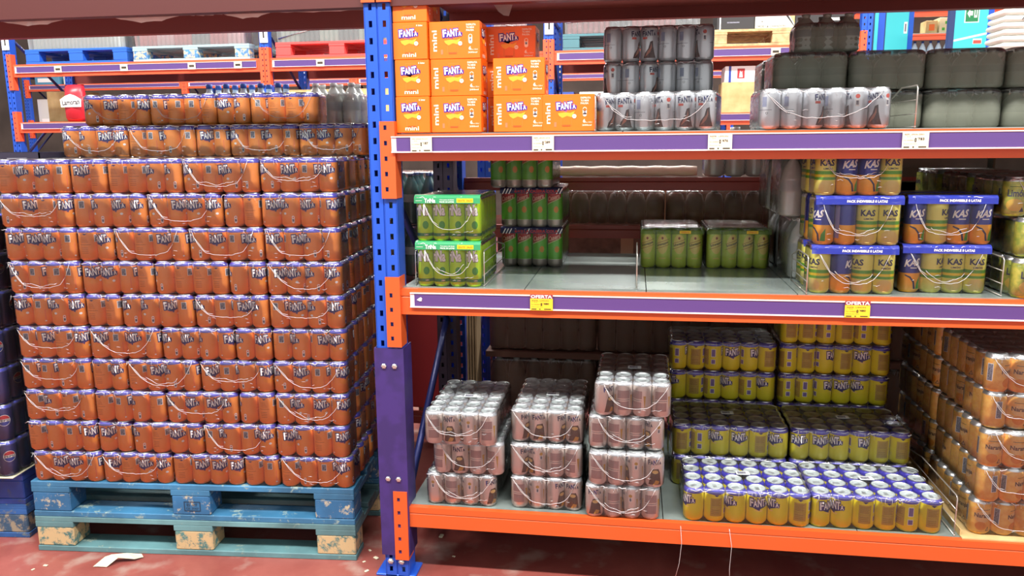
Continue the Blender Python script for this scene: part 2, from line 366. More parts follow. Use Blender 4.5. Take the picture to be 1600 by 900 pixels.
COLA=can_mesh('navy_can',.0328,.1350,[(.2,DNV)],mat('cobalt_neck',(44,56,190),.35,.3),cola_art())

ANG={'F':0,'R':48,'L':-46,'B':112,'P':180,'C':-80,'Q':150}
# ------------------------------------------------------------------ film round a pack
FC={}
def film_mesh(nx,ny,d,h,arcs=1,mt=None,loose=0.,seed=0):
    key=(nx,ny,round(d,4),round(h,4),arcs,mt.name if mt else '',loose,seed)
    if key in FC: return FC[key]
    mt=mt or FILM; rnd=random.Random(seed*31+nx*7+ny); mb=MB(); W_,D_=nx*d,ny*d; rc=d*.46; o=.0007
    pts=[]
    def side(n,f):
        for i in range(n):
            pts.append(f((i+.5)*d, 0.));
            if i<n-1: pts.append(f((i+1)*d, .0035))
    cs=[(rc,rc,PI),(W_-rc,rc,-PI/2),(W_-rc,D_-rc,0),(rc,D_-rc,PI/2)]
    for c,(cx,cy,a0) in enumerate(cs):
        for k in range(5):
            a=a0+k*PI/8; pts.append((cx+(rc+o)*math.cos(a),cy+(rc+o)*math.sin(a)))
        n=nx if c%2==0 else ny
        if c==0:
            for i in range(n-1): pts += [((i+1)*d,-o+.003)] + ([((i+1.5)*d,-o)] if i<n-2 else [])
        # corner order goes 0: front-left -> front-right
        if c==1:
            for i in range(n-1): pts += [(W_+o-.003,(i+1)*d)] + ([(W_+o,(i+1.5)*d)] if i<n-2 else [])
        if c==2:
            for i in range(nx-1): pts += [(W_-(i+1)*d,D_+o-.003)] + ([(W_-(i+1.5)*d,D_+o)] if i<nx-2 else [])
        if c==3:
            for i in range(ny-1): pts += [(-o+.003,D_-(i+1)*d)] + ([(-o,D_-(i+1.5)*d)] if i<ny-2 else [])
    cx,cy=W_/2,D_/2
    def inset(i):
        return [(cx+(x-cx)*(1-2*i/W_),cy+(y-cy)*(1-2*i/D_)) for x,y in pts]
    rings=[]
    for z,i in ((.0015,.007),(.010,.0004),(h*.35,0),(h*.62,.0),(h-.016,.0002),(h-.0105,.0014),(h-.0055,.0040),(h-.0022,.0085),(h-.0009,.0140)):
        rings.append([(x,y,z+(rnd.uniform(-.0006,.0006) if .02<z<h-.02 else 0)) for x,y in inset(i)])
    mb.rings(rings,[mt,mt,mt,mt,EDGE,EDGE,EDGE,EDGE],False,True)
    mb.face(rings[-1],mt,True)
    if arcs:
        ex=2.2+2.2*rnd.random(); sk_=rnd.uniform(-.18,.18)
        ar=[]
        x0,x1=rnd.uniform(.1,.5)*d,W_-rnd.uniform(.1,.5)*d; n=22; sag=h*rnd.uniform(.58,.78); zt=h-.010
        for i in range(n+1):
            t=i/n; x=x0+(x1-x0)*t; tt=t+sk_*t*(1-t); z=zt-sag*(1-abs(2*tt-1)**ex)+rnd.uniform(-.0022,.0022)
            ar.append((x,-.0016,z))
        mb.tube(ar,.0008,WELD_GLINT,5)
        mb.tube([(p_[0],p_[1]-.0003,p_[2]+.003+.004*abs(math.sin(k_))) for k_,p_ in enumerate(ar[1:7])],.0009,WELD_GLINT,4)
        if arcs>1:
            mb.tube([(p[0]*.8+W_*.1,p[1]-.0004,p[2]+.007+.003*math.sin(p[0]*90)) for p in ar[4:-4]],.0008,WELD_GLINT,4)
        for q in range(5):  # short white squiggles stand in for glints on the film front
            xx=rnd.uniform(.1,.85)*W_; zz=rnd.uniform(.1,.45)*h; l_=rnd.uniform(.008,.022); mb.tube([(xx,-.0015,zz),(xx+l_*.5,-.0018,zz+rnd.uniform(-.004,.004)),(xx+l_,-.0015,zz+rnd.uniform(-.003,.003))],.0006,WELD_GLINT,4)
    if mt in (FILM,FILM_S):  # broken white strands along the top front edge, highlights put in as shape
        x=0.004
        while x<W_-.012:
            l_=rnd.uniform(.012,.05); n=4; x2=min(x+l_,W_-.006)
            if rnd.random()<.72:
                mb.tube([(x+(x2-x)*i/n,rnd.uniform(-.0005,.0028),h-rnd.uniform(.0045,.0125)) for i in range(n+1)],rnd.uniform(.0007,.0016),WELD_GLINT,5)
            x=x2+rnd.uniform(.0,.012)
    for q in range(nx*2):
        xx=rnd.uniform(.02,.95)*W_; mb.tube([(xx,.001,h-.006),(xx+rnd.uniform(-.004,.004),-.0008,h-.016),(xx+rnd.uniform(-.008,.008),-.0014,h-.016-rnd.uniform(.003,.014))],.0005,WELD_GLINT,4)
    me=mb.mesh('film'); FC[key]=me; return me
GAPCH='FRLPBC'
def pack(label, can, nx, ny, d, h, loc, rz=0, code='', arcs=1, keep=None, mt=None, name='can_pack', cat='drink pack', group=None, seed=None, extra=None, mix=None, spread=14, can_dir=None):
    t=thing(name,label,cat,loc,rz,group)
    for j in range(ny):
        for i in range(nx):
            if keep and not keep(i,j): continue
            me=can if not mix else mix(i,j)
            if isinstance(can_dir,(int,float)) : a=math.radians(can_dir+random.uniform(-spread,spread))
            elif j==0 and i<len(code): a=math.radians(ANG[code[i]]+random.uniform(-spread,spread))
            else: a=random.uniform(0,2*PI)
            o=put(me,'can',t,((i+.5)*d,(j+.5)*d,0),a)
    put(film_mesh(nx,ny,d,h,arcs,mt,0.,random.randint(0,2) if seed is None else seed),'film',t)
    if extra: extra(t)
    return t

# ================================================================== SETTING
def floor_material():
    m=mat('red_painted_floor',(150,74,66),.38); nt=m.node_tree; N,L=nt.nodes,nt.links; b=N['Principled BSDF']
    tc=N.new('ShaderNodeTexCoord'); n=N.new('ShaderNodeTexNoise'); n.inputs['Scale'].default_value=1.6; n.inputs['Detail'].default_value=8; n.inputs['Roughness'].default_value=.65
    r=N.new('ShaderNodeValToRGB'); e=r.color_ramp.elements; e[0].position=.35; e[0].color=(*lin((128,58,52)),1); e[1].position=.72; e[1].color=(*lin((172,100,90)),1)
    n2=N.new('ShaderNodeTexNoise'); n2.inputs['Scale'].default_value=7; n2.inputs['Detail'].default_value=9
    r2=N.new('ShaderNodeValToRGB'); r2.color_ramp.elements[0].position=.56; r2.color_ramp.elements[0].color=(0,0,0,1); r2.color_ramp.elements[1].position=.7; r2.color_ramp.elements[1].color=(.7,.7,.7,1)
    mx=N.new('ShaderNodeMix'); mx.data_type='RGBA'; mx.inputs[7].default_value=(*lin((176,150,138)),1)
    L.new(tc.outputs['Object'],n.inputs['Vector']); L.new(tc.outputs['Object'],n2.inputs['Vector']); L.new(n.outputs[0],r.inputs[0]); L.new(n2.outputs[0],r2.inputs[0])
    L.new(r2.outputs[0],mx.inputs[0]); L.new(r.outputs[0],mx.inputs[6]); L.new(mx.outputs[2],b.inputs['Base Color'])
    bp=N.new('ShaderNodeBump'); bp.inputs['Strength'].default_value=.15; L.new(n2.outputs[0],bp.inputs['Height']); L.new(bp.outputs[0],b.inputs['Normal'])
    return m
mb=MB(); mb.box(-24,24,-6,14,-.2,0,floor_material()); tag(mb.build('floor'),'red painted concrete shop floor with scuffs','floor',kind='structure')
WALLM=mat('far_wall_paint',(112,98,90),.8,noise=.4,nscale=1.5)
mb=MB(); mb.box(-24,24,13.8,14,0,6,WALLM); tag(mb.build('wall_back'),'pale far wall of the warehouse','wall',kind='structure')

# strip lamps over both aisles
LAMPW=mat('lamp_housing',(225,225,225),.5); DIFF=mat('lamp_diffuser',(255,250,242),.5,emit=6.)
def lamp(x,y,z,power,label):
    t=thing('strip_light',label,'ceiling light',(x,y,z),0,'strip lights over the aisles')
    MB().box(-.75,.75,-.09,.09,0,.07,LAMPW,.01).build('housing',t)
    MB().box(-.72,.72,-.07,.07,-.012,0,DIFF).build('diffuser',t)
    MB().tube([(-.5,0,.07),(-.5,0,1.2)],.004,LAMPW).tube([(.5,0,.07),(.5,0,1.2)],.004,LAMPW).build('hanger',t)
    l=bpy.data.lights.new('strip_light_glow','AREA'); l.shape='RECTANGLE'; l.size=1.44; l.size_y=.16; l.energy=power; l.color=(1,.98,.955)
    lo=bpy.data.objects.new('strip_light_glow',l); COL.objects.link(lo); lo.parent=t; lo.location=(0,0,-.02)
for i in range(4): lamp(-1.2+2.0*i,-1.9,3.9,LAMP_FRONT,'long strip light hanging over the front aisle')
for i in range(5): lamp(-4.4+2.4*i,3.25,4.3,LAMP_BACK,'long strip light hanging over the aisle behind the racks')
for i in range(4): lamp(-4.0+3.2*i,7.4,4.6,LAMP_BACK*1.2,'long strip light hanging over the far aisle')

# ================================================================== RACKS
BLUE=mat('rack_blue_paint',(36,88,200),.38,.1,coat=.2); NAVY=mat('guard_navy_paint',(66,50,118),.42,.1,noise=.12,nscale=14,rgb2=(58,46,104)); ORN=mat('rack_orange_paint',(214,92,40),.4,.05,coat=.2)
REDB=mat('shaded_red_beam',(142,58,50),.42,.05); OHB=mat('overhead_red_paint',(82,34,31),.5); BOLT=mat('zinc_bolt',(215,212,205),.3,.8); DKN=mat('dark_rear_post',(40,30,48),.5)  # red of rear beams and undersides has their shade mixed into the colour
PUR=mat('purple_rail_strip',(90,64,126),.32,coat=.3); RAILW=mat('rail_white_edge',(248,226,222),.3); STEEL=mat('galvanised_deck',(176,190,184),.26,.5,noise=.35,nscale=5,rgb2=(150,162,158))
def post_mesh(H,m,w=.084,dpt=.075,pitch=.05,z0=.0):
    mb=MB(); t=.003
    # columns: outer lip | slot | centre groove | slot | outer lip
    for s in (0,1):
        a=.002 if s==0 else w/2+.004
        b=w/2-.004 if s==0 else w-.002
        c=(a+b)/2; h0,h1=c-.0055,c+.0055
        mb.box(a,h0,0,t,z0,H,m); mb.box(h1,b,0,t,z0,H,m)
        z=z0+.02
        zs=z0
        while z<H-.03:
            mb.box(h0,h1,0,t,zs,z,m); zs=z+.019; z+=pitch
        mb.box(h0,h1,0,t,zs,H,m)
    mb.box(w/2-.004,w/2+.004,.004,.010,z0,H,m)
    mb.box(w/2-.004,w/2-.003,0,.010,z0,H,m); mb.box(w/2+.003,w/2+.004,0,.010,z0,H,m)
    mb.box(0,.003,0,dpt,z0,H,m); mb.box(w-.003,w,0,dpt,z0,H,m)
    mb.box(0,.018,dpt-t,dpt,z0,H,m); mb.box(w-.018,w,dpt-t,dpt,z0,H,m)
    return mb.mesh('post')
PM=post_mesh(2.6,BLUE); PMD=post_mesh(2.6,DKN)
def rack_frame(x,y,label,D=.85,guard=False,z0=0.,group=None,flip=False):
    t=thing('rack_upright_frame',label,'rack upright',(x,y,z0),0,group)
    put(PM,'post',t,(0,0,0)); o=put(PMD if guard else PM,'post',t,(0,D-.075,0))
    mb=MB(); mb.box(-.036,.105,.0,.095,0,.008,BLUE,.002); mb.build('base_plate',t)
    mb=MB(); mb.box(-.03,.14,D-.1,D+.02,0,.008,BLUE,.002); mb.build('base_plate',t)
    DB=mat('brace_navy',(40,48,110),.4,.2)
    for k,(za,zb) in enumerate(((.15,.75),(.75,1.35),(1.35,1.95),(1.95,2.5))):
        ya,yb=(.06,D-.06) if k%2==0 else (D-.06,.06)
        MB().tube([(.042,ya,za),(.042,yb,zb)],.014,DB,6).build('brace',t)
    for zz in (.12,2.52): MB().box(.032,.052,.05,D-.05,zz,zz+.03,DB).build('crossbar',t)
    if guard:
        g=MB(); g.box(-.004,.087,-.008,-.004,.085,.815,NAVY); g.box(-.008,-.004,-.008,.085,.085,.815,NAVY); g.box(.087,.091,-.008,.085,.085,.815,NAVY)
        g=g.build('post_guard',t)
        for zz in (.755,.363):
            for xx in (.024,.060):
                MB().lathe([(.009,0),(.009,.004),(.006,.006)],BOLT,6,smooth=False).build('bolt',g,(xx,-.0085,zz)).rotation_euler.x=PI/2
        for xx in (.020,.058):
            MB().lathe([(.0105,0),(.0105,.006),(.005,.010)],BOLT,6,smooth=False).build('bolt',t,(xx,-.001,.06)).rotation_euler.x=PI/2
    return t
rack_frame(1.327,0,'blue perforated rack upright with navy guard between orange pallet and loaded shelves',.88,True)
rack_frame(-1.50,0,'blue perforated rack upright beyond the left end of the orange can pallet',.88)
rack_frame(4.24,0,'blue perforated rack upright at the far right end of the loaded shelves',.88)

def connector(t,x,z0,z1,m,side,y=0.):
    """L-shaped perforated hook plate; side=+1: beam leaves to +x"""
    mb=MB(); w=.044; a,b=(x-w,x) if side>0 else (x,x+w)
    c=(a+b)/2-.004*side; h0,h1=c-.005,c+.005
    mb.box(a,h0,y-.012,y-.008,z0,z1,m); mb.box(h1,b,y-.012,y-.008,z0,z1,m)
    z=z0+.022; zs=z0
    while z<z1-.02:
        mb.box(h0,h1,y-.012,y-.008,zs,z,m); zs=z+.014; z+=.0475
    mb.box(h0,h1,y-.012,y-.008,zs,z1,m)
    e=x; mb.box(min(e,e+.004*side),max(e,e+.004*side),y-.012,y+.05,z0,z1,m)
    return mb.build('connector_plate',t)
def beam(x0,x1,z0,z1,y,m,label,conn=(None,None),dpt=.045,rail=None,name='shelf_beam',group=None,back=False):
    t=thing(name,label,'rack beam',((x0+x1)/2,y,z0),0,group); a=x0-(x0+x1)/2; b=-a; h=z1-z0; s=-1 if not back else 1
    k=min(.024,h*.3)
    P=[(0,0),(0,h-k-.004),(.003,h-k),(-.001,h-k+.001),(-.001,h),(.022,h),(.022,h-.012),(dpt,h-.012),(dpt,0)]
    if back: P=[(dpt-p[0],p[1]) for p in P]
    MB().prism(P,a,b,m).build('beam',t)
    cm=ORN if name=='overhead_beam' else m
    if conn[0]: connector(t,a,conn[0][0]-z0,conn[0][1]-z0,cm,1)
    if conn[1]: connector(t,b,conn[1][0]-z0,conn[1][1]-z0,cm,-1)
    return t
X0,X1=1.4105,4.24
beam(X0,X1,.190,.262,0,ORN,'orange beam along the front of the lowest shelf, nearest the floor',((.071,.319),(.071,.319)))
beam(X0,X1,.928,1.012,0,ORN,'orange beam along the front of the middle shelf with the green and blue-topped packs',((.820,1.051),(.820,1.051)))
beam(X0,X1,1.417,1.499,0,ORN,'orange beam along the front of the shelf holding the small orange cartons',((1.301,1.539),(1.301,1.539)))
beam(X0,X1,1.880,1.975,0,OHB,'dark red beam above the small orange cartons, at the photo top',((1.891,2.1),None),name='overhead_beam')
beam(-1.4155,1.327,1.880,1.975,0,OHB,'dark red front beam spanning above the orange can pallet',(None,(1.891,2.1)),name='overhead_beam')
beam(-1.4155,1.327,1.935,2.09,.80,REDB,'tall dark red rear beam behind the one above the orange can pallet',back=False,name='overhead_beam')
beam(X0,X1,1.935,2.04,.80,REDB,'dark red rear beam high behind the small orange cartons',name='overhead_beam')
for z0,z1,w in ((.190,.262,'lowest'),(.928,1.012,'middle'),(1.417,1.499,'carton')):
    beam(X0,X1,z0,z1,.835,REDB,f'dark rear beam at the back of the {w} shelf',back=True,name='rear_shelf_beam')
# connector plates on the blue guard side for the overhead beam fittings
def decks(z,w,widths,m=STEEL):
    x=X0+.004
    for i,wd in enumerate(widths):
        mb=MB(); mb.box(x,x+wd-.003,.024,.872,z-.010,z,m); mb.box(x,x+.004,.05,.83,z-.035,z-.010,m); mb.box(x+wd-.007,x+wd-.003,.05,.83,z-.035,z-.010,m)
        o=mb.build('shelf_panel'); tag(o,f'grey galvanised panel of the {w}, {ORD[i]} from the blue upright','shelf panel','steel panels of the '+w)
        x+=wd
decks(.262,'lowest shelf',[.85,.60,.70,.64]); decks(1.0145,'middle shelf',[.40,.38,.45,.80,.76]); decks(1.502,'carton shelf',[.7,.7,.7,.69]); 
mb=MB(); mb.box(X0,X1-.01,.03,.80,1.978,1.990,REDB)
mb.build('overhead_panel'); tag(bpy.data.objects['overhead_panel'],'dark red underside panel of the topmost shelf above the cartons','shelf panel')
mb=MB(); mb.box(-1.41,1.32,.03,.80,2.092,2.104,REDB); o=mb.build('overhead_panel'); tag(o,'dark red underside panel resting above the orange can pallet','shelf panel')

def rail(x0,x1,z0,z1,y,label,endw=.0,pur=PUR,group=None,cap=True):
    t=thing('price_rail',label,'price rail',(x0,y,z0),0,group); w=x1-x0; h=z1-z0
    MB().box(0,w,-.003,0,0,h,RAILW).build('holder',t)
    MB().box(endw,w,-.0042,-.0031,.0045,h-.0045,pur).build('purple_strip',t)
    MB().box(0,w,-.0075,-.003,0,.0035,RAILW).box(0,w,-.0065,-.003,h-.003,h,RAILW).build('lip',t)
    return t
rail(1.405,2.690,1.443,1.493,-.0135,'purple price rail of the carton shelf, part nearest the blue upright',.016)
rail(2.690,4.2,1.443,1.493,-.0135,'purple price rail of the carton shelf, part past the joint under the silver cans',.0)
rail(1.446,2.737,.953,1.001,-.002,'purple price rail of the middle shelf, part nearest the blue upright',.014)
rail(2.737,4.2,.953,1.001,-.002,'purple price rail of the middle shelf, part past the joint under the blue-topped packs',.0)
TAGW=mat('tag_paper',(240,226,196),.6); TAGY=mat('yellow_tag_paper',(240,200,50),.55); TAGR=mat('tag_red_header',(150,60,70),.5); TINK=mat('tag_ink',(60,50,40),.6)
def price_tag(x0,x1,z0,z1,y,price,line,label,yellow=False):
    mb=MB(); w,h=x1-x0,z1-z0; pm=TAGY if yellow else TAGW
    hh=h*.74 if yellow else h
    mb.box(0,w,-.001,0,0,hh,pm); a=[]
    if yellow:
        mb.box(0,w,-.001,0,hh,h,TAGR); a+=text('OFERTA',w/2,hh+(h-hh)/2,w*.94,(h-hh)*.78,WHITE,2,off=.03)
    a+=text(line,w*.45,hh*.84,w*.74,hh*.09,TINK,2)+text('L.  32 CL',w*.2,hh*.72,w*.24,hh*.07,TINK,2)+text('La unidad',w*.24,hh*.52,w*.36,hh*.07,TINK,2)
    a+=text('0',w*.50,hh*.52,w*.08,hh*.26,BLACK,2,off=.04)+text("'"+price,w*.70,hh*.58,w*.26,hh*.15,BLACK,2,off=.02)+text('Precio por litro',w*.32,hh*.30,w*.50,hh*.07,TINK,2)
    a+=rect(w*.06,w*.28,hh*.08,hh*.15,TINK,2)+rect(w*.40,w*.46,hh*.08,hh*.16,TINK,2)+rect(w*.62,w*.92,hh*.09,hh*.16,TINK,2)
    flat(mb,a,-.001)
    o=mb.build('price_tag',None,(x0,y,z0)); tag(o,label,'price tag')
price_tag(1.468,1.535,1.4435,1.492,-.0225,'187','REFR. NARANJA MINI LATA','cream price tag at the rail end nearest the blue upright, under the cartons')
price_tag(1.845,1.910,1.4435,1.492,-.0225,'289','REFR. LIMON LATA','cream price tag below the gap between stacked cartons, reading 0 289')
price_tag(2.360,2.428,1.4435,1.492,-.0225,'476','REFR. LIMON','cream price tag below the tilted silver can pack, reading 0 476')
price_tag(2.892,2.962,1.4435,1.492,-.0225,'783','REFR. LIMON ZERO','cream price tag beside the wire divider at the silver cans, reading 0 783')
price_tag(1.835,1.906,.9535,1.004,-.011,'480','REFR. LIMON','yellow OFERTA price tag under the green striped packs',True)
price_tag(2.772,2.843,.9535,1.004,-.011,'480','REFR. LIMON','yellow OFERTA price tag under the blue-topped lemon packs',True)
mb=MB(); mb.v=[]; mb.face([(0,0,0),(.016,0,.0),(.018,0,.004),(.014,0,.009),(.008,0,.006)],WHITE); mb.face([(.0,-.0005,0),(.016,-.002,.0),(.018,-.0005,-.003),(.010,-.001,-.004)],WHITE)
tag(mb.build('torn_paper_scrap',None,(1.468,-.0075,.978)),'torn scrap of white paper stuck on the lower purple rail','paper scrap')

# ================================================================== PALLETS
def wornmat(name,c,wood,amt):
    if name in MC: return MC[name]
    m=mat(name,c,.6); nt=m.node_tree; N,L=nt.nodes,nt.links; b=N['Principled BSDF']; tc=N.new('ShaderNodeTexCoord')
    n=N.new('ShaderNodeTexNoise'); n.inputs['Scale'].default_value=26; n.inputs['Detail'].default_value=8; n.inputs['Roughness'].default_value=.7
    r=N.new('ShaderNodeValToRGB'); r.color_ramp.elements[0].position=.5-amt-.03; r.color_ramp.elements[0].color=(1,1,1,1); r.color_ramp.elements[1].position=.5-amt+.05; r.color_ramp.elements[1].color=(0,0,0,1)
    n2=N.new('ShaderNodeTexNoise'); n2.inputs['Scale'].default_value=4; n2.inputs['Detail'].default_value=6
    r2=N.new('ShaderNodeValToRGB'); r2.color_ramp.elements[0].color=(*lin(tuple(v*.72 for v in c)),1); r2.color_ramp.elements[1].color=(*lin(tuple(min(255,v*1.22) for v in c)),1); r2.color_ramp.elements[0].position=.3; r2.color_ramp.elements[1].position=.7
    mx=N.new('ShaderNodeMix'); mx.data_type='RGBA'; mx.inputs[7].default_value=(*lin(wood),1)
    L.new(tc.outputs['Object'],n.inputs['Vector']); L.new(tc.outputs['Object'],n2.inputs['Vector']); L.new(n.outputs[0],r.inputs[0]); L.new(n2.outputs[0],r2.inputs[0])
    L.new(r.outputs[0],mx.inputs[0]); L.new(r2.outputs[0],mx.inputs[6]); L.new(mx.outputs[2],b.inputs['Base Color']); return m
def pallet(label,loc,rz,board,block,W_=1.2,D_=.8,H=.1365,z=0,stamp=None,group=None):
    t=thing('pallet',label,'pallet',loc,rz,group); k=H/.144
    ys=[0,.1675*D_/.8,.335*D_/.8,.5*D_/.8,D_-.145]
    for y in (0,D_*.23,D_*.43,D_*.63,D_-.145*D_/.8): MB().box(0,W_,y,y+.12,H-.022*k,H,board,.002).build('deck_board',t)
    for x in (0,W_/2-.0725,W_-.145): MB().box(x,x+.145,.0,D_,H-.044*k,H-.022*k,board,.001).build('stringer_board',t)
    for x in (0,W_/2-.0725,W_-.145):
        for y in (0,D_/2-.05,D_-.1):
            MB().box(x+.002,x+.143,y+.001,y+.1,.022*k,H-.044*k,block,.004).build('block',t)
    for y in (0,D_/2-.05,D_-.1): MB().box(0,W_,y,y+.1,0,.022*k,board,.002).build('bottom_board',t)
    if stamp:
        mb=MB(); m=BLACK; a=ring(0,0,.028,.022,.002,m,1,8) if 0 else rect(-.03,.03,-.018,-.016,m)+rect(-.03,.03,.016,.018,m)+rect(-.03,-.028,-.018,.018,m)+rect(.028,.03,-.018,.018,m)+text('ES  HT',0,.006,.04,.010,m,1)+text('CE  3107',0,-.008,.046,.008,m,1)
        flat(mb,a,0); mb.build('stamp',t,(W_/2+.005,-.0005,.055))
    return t
PB=wornmat('pallet_blue_paint',(54,110,146),(150,170,160),.12); PT=wornmat('pallet_teal_paint',(92,132,136),(150,160,140),.15); PK=wornmat('pallet_block_chipped',(80,124,120),(196,172,128),-.02); PKB=wornmat('pallet_block_blue',(48,106,150),(190,180,150),.10)
YS=.0729
cY,sY=math.cos(YS),math.sin(YS)
def PL(lx,ly): return (lx*cY-ly*sY, lx*sY+ly*cY)
p=PL(-.006,-.002)
pallet('worn teal pallet on the floor, lower of the two under the orange cans',(p[0],p[1],0),YS,PT,PK,stamp=None)
pallet('blue pallet directly beneath the orange cans, upper of the two',(p[0],p[1],.1367),YS,PB,PKB,stamp=1)

# ================================================================== ORANGE CAN PALLET
ROWS=['PFFBRPPPLLLBLCLFBF','CRPRBLFFLRFFLPRLFR','RRFBPFCPRBLFBLFRLC','LBQBRFBPCPPPCRRFLF','FBLFPPLLRBLBRLBFLF','BRPRRBFBLFCRLFBLRF','BBCBPFPRLBRBCRLFBR','PLPCPBCQLFRLCPBLFR','PCBRRBLPFRBCBFRLPR','CRFBRPFFPRRRPBPCBF']
WID_ODD=[4,2,4,4,4]; WID_EVEN=[4,4,4,2,4]
Z0=.2735; d66=.066
for r in range(10):
    lay=9-r; z=Z0+lay*LAYER; x=0; wid=WID_ODD if r%2==0 else WID_EVEN; jx=random.uniform(-.004,.004); jx = jx-.003*(lay/9.)
    for k,w in enumerate(wid):
        ny=2 if w==4 else 4
        L_=PL(x*d66+jx,random.uniform(-.003,.003)); code=ROWS[r][x:x+w]
        pack(f"orange can pack in the pallet's front face, {ORD[lay]} layer up, {ORD[k]} from left",ORANGE,w,ny,d66,LAYER,(L_[0],L_[1],z),YS+random.uniform(-.006,.006),code,arcs=random.choice([0,1,1,2]) if w==4 else 0,name='orange_can_pack',group='orange can packs on the blue pallet',keep=(None if lay==9 or w==4 else (lambda i,j:j<2)))
        x+=w
    for q in range(5):
        L_=PL(14*d66+jx,(2+2*q)*d66); top=(lay==9)
        pack(f"orange can pack on the pallet's right side, {ORD[lay]} layer up, {ORD[q]} behind the corner",ORANGE,4,2,d66,LAYER,(L_[0],L_[1],z),YS,'',arcs=0,name='orange_can_pack',group='orange can packs on the blue pallet',keep=(None if top else (lambda i,j:i==3)))
    if lay==9:
        x=0
        for k,w in enumerate([4,2,4,4]):
            n=5 if w==4 else 2
            for q in range(n):
                ly=(2+2*q)*d66 if w==4 else (4+4*q)*d66
                L_=PL(x*d66+jx,ly)
                pack(f"orange can pack on the tenth layer's top, {ORD[k]} column from left, {ORD[q]} behind the front",ORANGE,w,2 if w==4 else 4,d66,LAYER,(L_[0],L_[1],z),YS,'',arcs=0,name='orange_can_pack',group='orange can packs on the blue pallet')
            x+=w
for lay,lx,ly,wid,codes,nm in ((10,.045,.30,[4,4,2,4,4],'LLRFPBCBRBLBLBFFLC','eleventh'),(11,.105,.36,[4,4,2,4],'LRPRBQBPFLBPPC','twelfth')):
    x=0
    for k,w in enumerate(wid):
        ny=2 if w==4 else 4; L_=PL(lx+x*d66*.985,ly)
        pack(f"orange can pack in the set-back {nm} layer, {ORD[k]} from left",ORANGE,w,ny,d66,LAYER,(L_[0],L_[1],Z0+lay*LAYER),YS,codes[x:x+w],arcs=1 if w==4 else 0,name='orange_can_pack',group='orange can packs on the blue pallet')
        x+=w
L_=PL(.045+14*d66*.985,.30+.132)
for q in range(2):
    L_=PL(.045+14*d66*.985,.30+.133*(q+1)); pack(f"orange can pack at the set-back eleventh layer's right side, {ORD[q]} behind its corner",ORANGE,4,2,d66,LAYER,(L_[0],L_[1],Z0+10*LAYER),YS,'',arcs=0,name='orange_can_pack',group='orange can packs on the blue pallet',keep=lambda i,j:i==3)
# dark tray behind the top left corner
TRY=mat('dark_navy_tray',(46,42,60),.5); mb=MB(); mb.box(-.30,.30,0,.36,0,.004,TRY)
for a in ((-.30,-.296,0,.36),(.296,.30,0,.36),(-.30,.30,0,.004),(-.30,.30,.356,.36)): mb.box(a[0],a[1],a[2],a[3],0,.055,TRY)
for i in range(5): mb.box(-.27+i*.11,-.19+i*.11,-.004,0,.030,.036,mat('tray_slot',(130,130,140),.4))
tag(mb.build('bottle_tray',None,(-.30,.22,1.395)),'dark plastic tray behind the top left corner of the orange cans','tray')
tray_leg=None

# ================================================================== NAVY CAN STACK, far left
p=(-.105,.01)
pallet('blue plastic pallet under the navy cans, lower of the two, at the left edge',(p[0]-.80*1.0,p[1]-.01,0),.10,wornmat('plastic_pallet_blue',(40,84,140),(110,120,120),.1),wornmat('plastic_block',(52,80,104),(150,140,120),.02),W_=.8,D_=.8)
pallet('dark blue pallet under the navy cans, upper of the two, at the left edge',(p[0]-.80*1.0,p[1]-.01,.1367),.10,wornmat('navy_pallet_paint',(44,72,150),(60,80,120),.1),wornmat('navy_block',(40,66,140),(60,80,120),.1),W_=.8,D_=.8)
ca,sa=math.cos(.10),math.sin(.10)
for lay in range(7):
    for q in range(3):
        ox,oy=-.264,q*.264
        pack(f"navy cola can pack, {ORD[lay]} layer from the pallet, {ORD[q]} from the aisle",COLA,4,4,d66,.137,(p[0]+ox*ca-oy*sa+.02,p[1]+ox*sa+oy*ca,.2735+lay*.1375),.10,random.choice(['PBPF','FPBC','BFPR']),arcs=1,name='navy_can_pack',group='navy cola can packs at the left edge',keep=lambda i,j:i==3 or (j==0 and i>1))
mb=MB(); mb.box(-.27,.02,-.004,.79,0,.003,mat('cream_sheet',(232,226,190),.7)); o=mb.build('cardboard_sheet',None,(p[0],p[1],.2733),.10); tag(o,'thin cream sheet between navy cans and their blue pallet','sheet')
for o2 in bpy.data.objects:
    if o2.name.startswith('navy_can_pack'): o2.location.z+=.0035

# ================================================================== LOWEST SHELF: silver packs
zs=.2625; dS=.0605
STK=mat('pack_sticker',(225,232,232),.4)
def top_sticker(t,x,y,z):
    mb=MB(); mb.box(-.022,.022,-.015,.015,0,.0006,STK); mb.box(-.017,.010,-.009,.009,.0006,.0009,GREY); mb.build('sticker',t,(x,y,z),random.uniform(-.1,.1))
cols=[('first',[(1.468,.030,0),(1.497,.022,.01),(1.478,-.012,.0)],['CPCR','QFPQ','PFCP']),
      ('second',[(1.757,.036,0),(1.757,.034,0),(1.759,.045,0)],['PCRF','RLPQ','RFRF']),
      ('third',[(2.010,.004,.01),(2.020,-.004,0),(2.018,.018,0),(2.036,.010,-.01)],['FPCP','PQCF','PQPL','RPQP'])]
for nm,L_,cd in cols:
    for k,(x,y,rz) in enumerate(L_):
        top=k==len(L_)-1
        def ex(t,top=top):
            if top: top_sticker(t,.125,.17,LAYER+.0002)
        pack(f"pinkish silver 24-can pack, {nm} stack from the upright, {ORD[k]} from the bottom",COFFEE,4,6,dS,LAYER,(x,y,zs+k*LAYER),rz,cd[k],arcs=2 if (k+len(nm))%2 else 1,mt=FILM_S,name='silver_can_pack',group='silver 24-can packs on the lowest shelf',keep=(None if top else (lambda i,j:j<2 or i in(0,3))),extra=ex,spread=10)
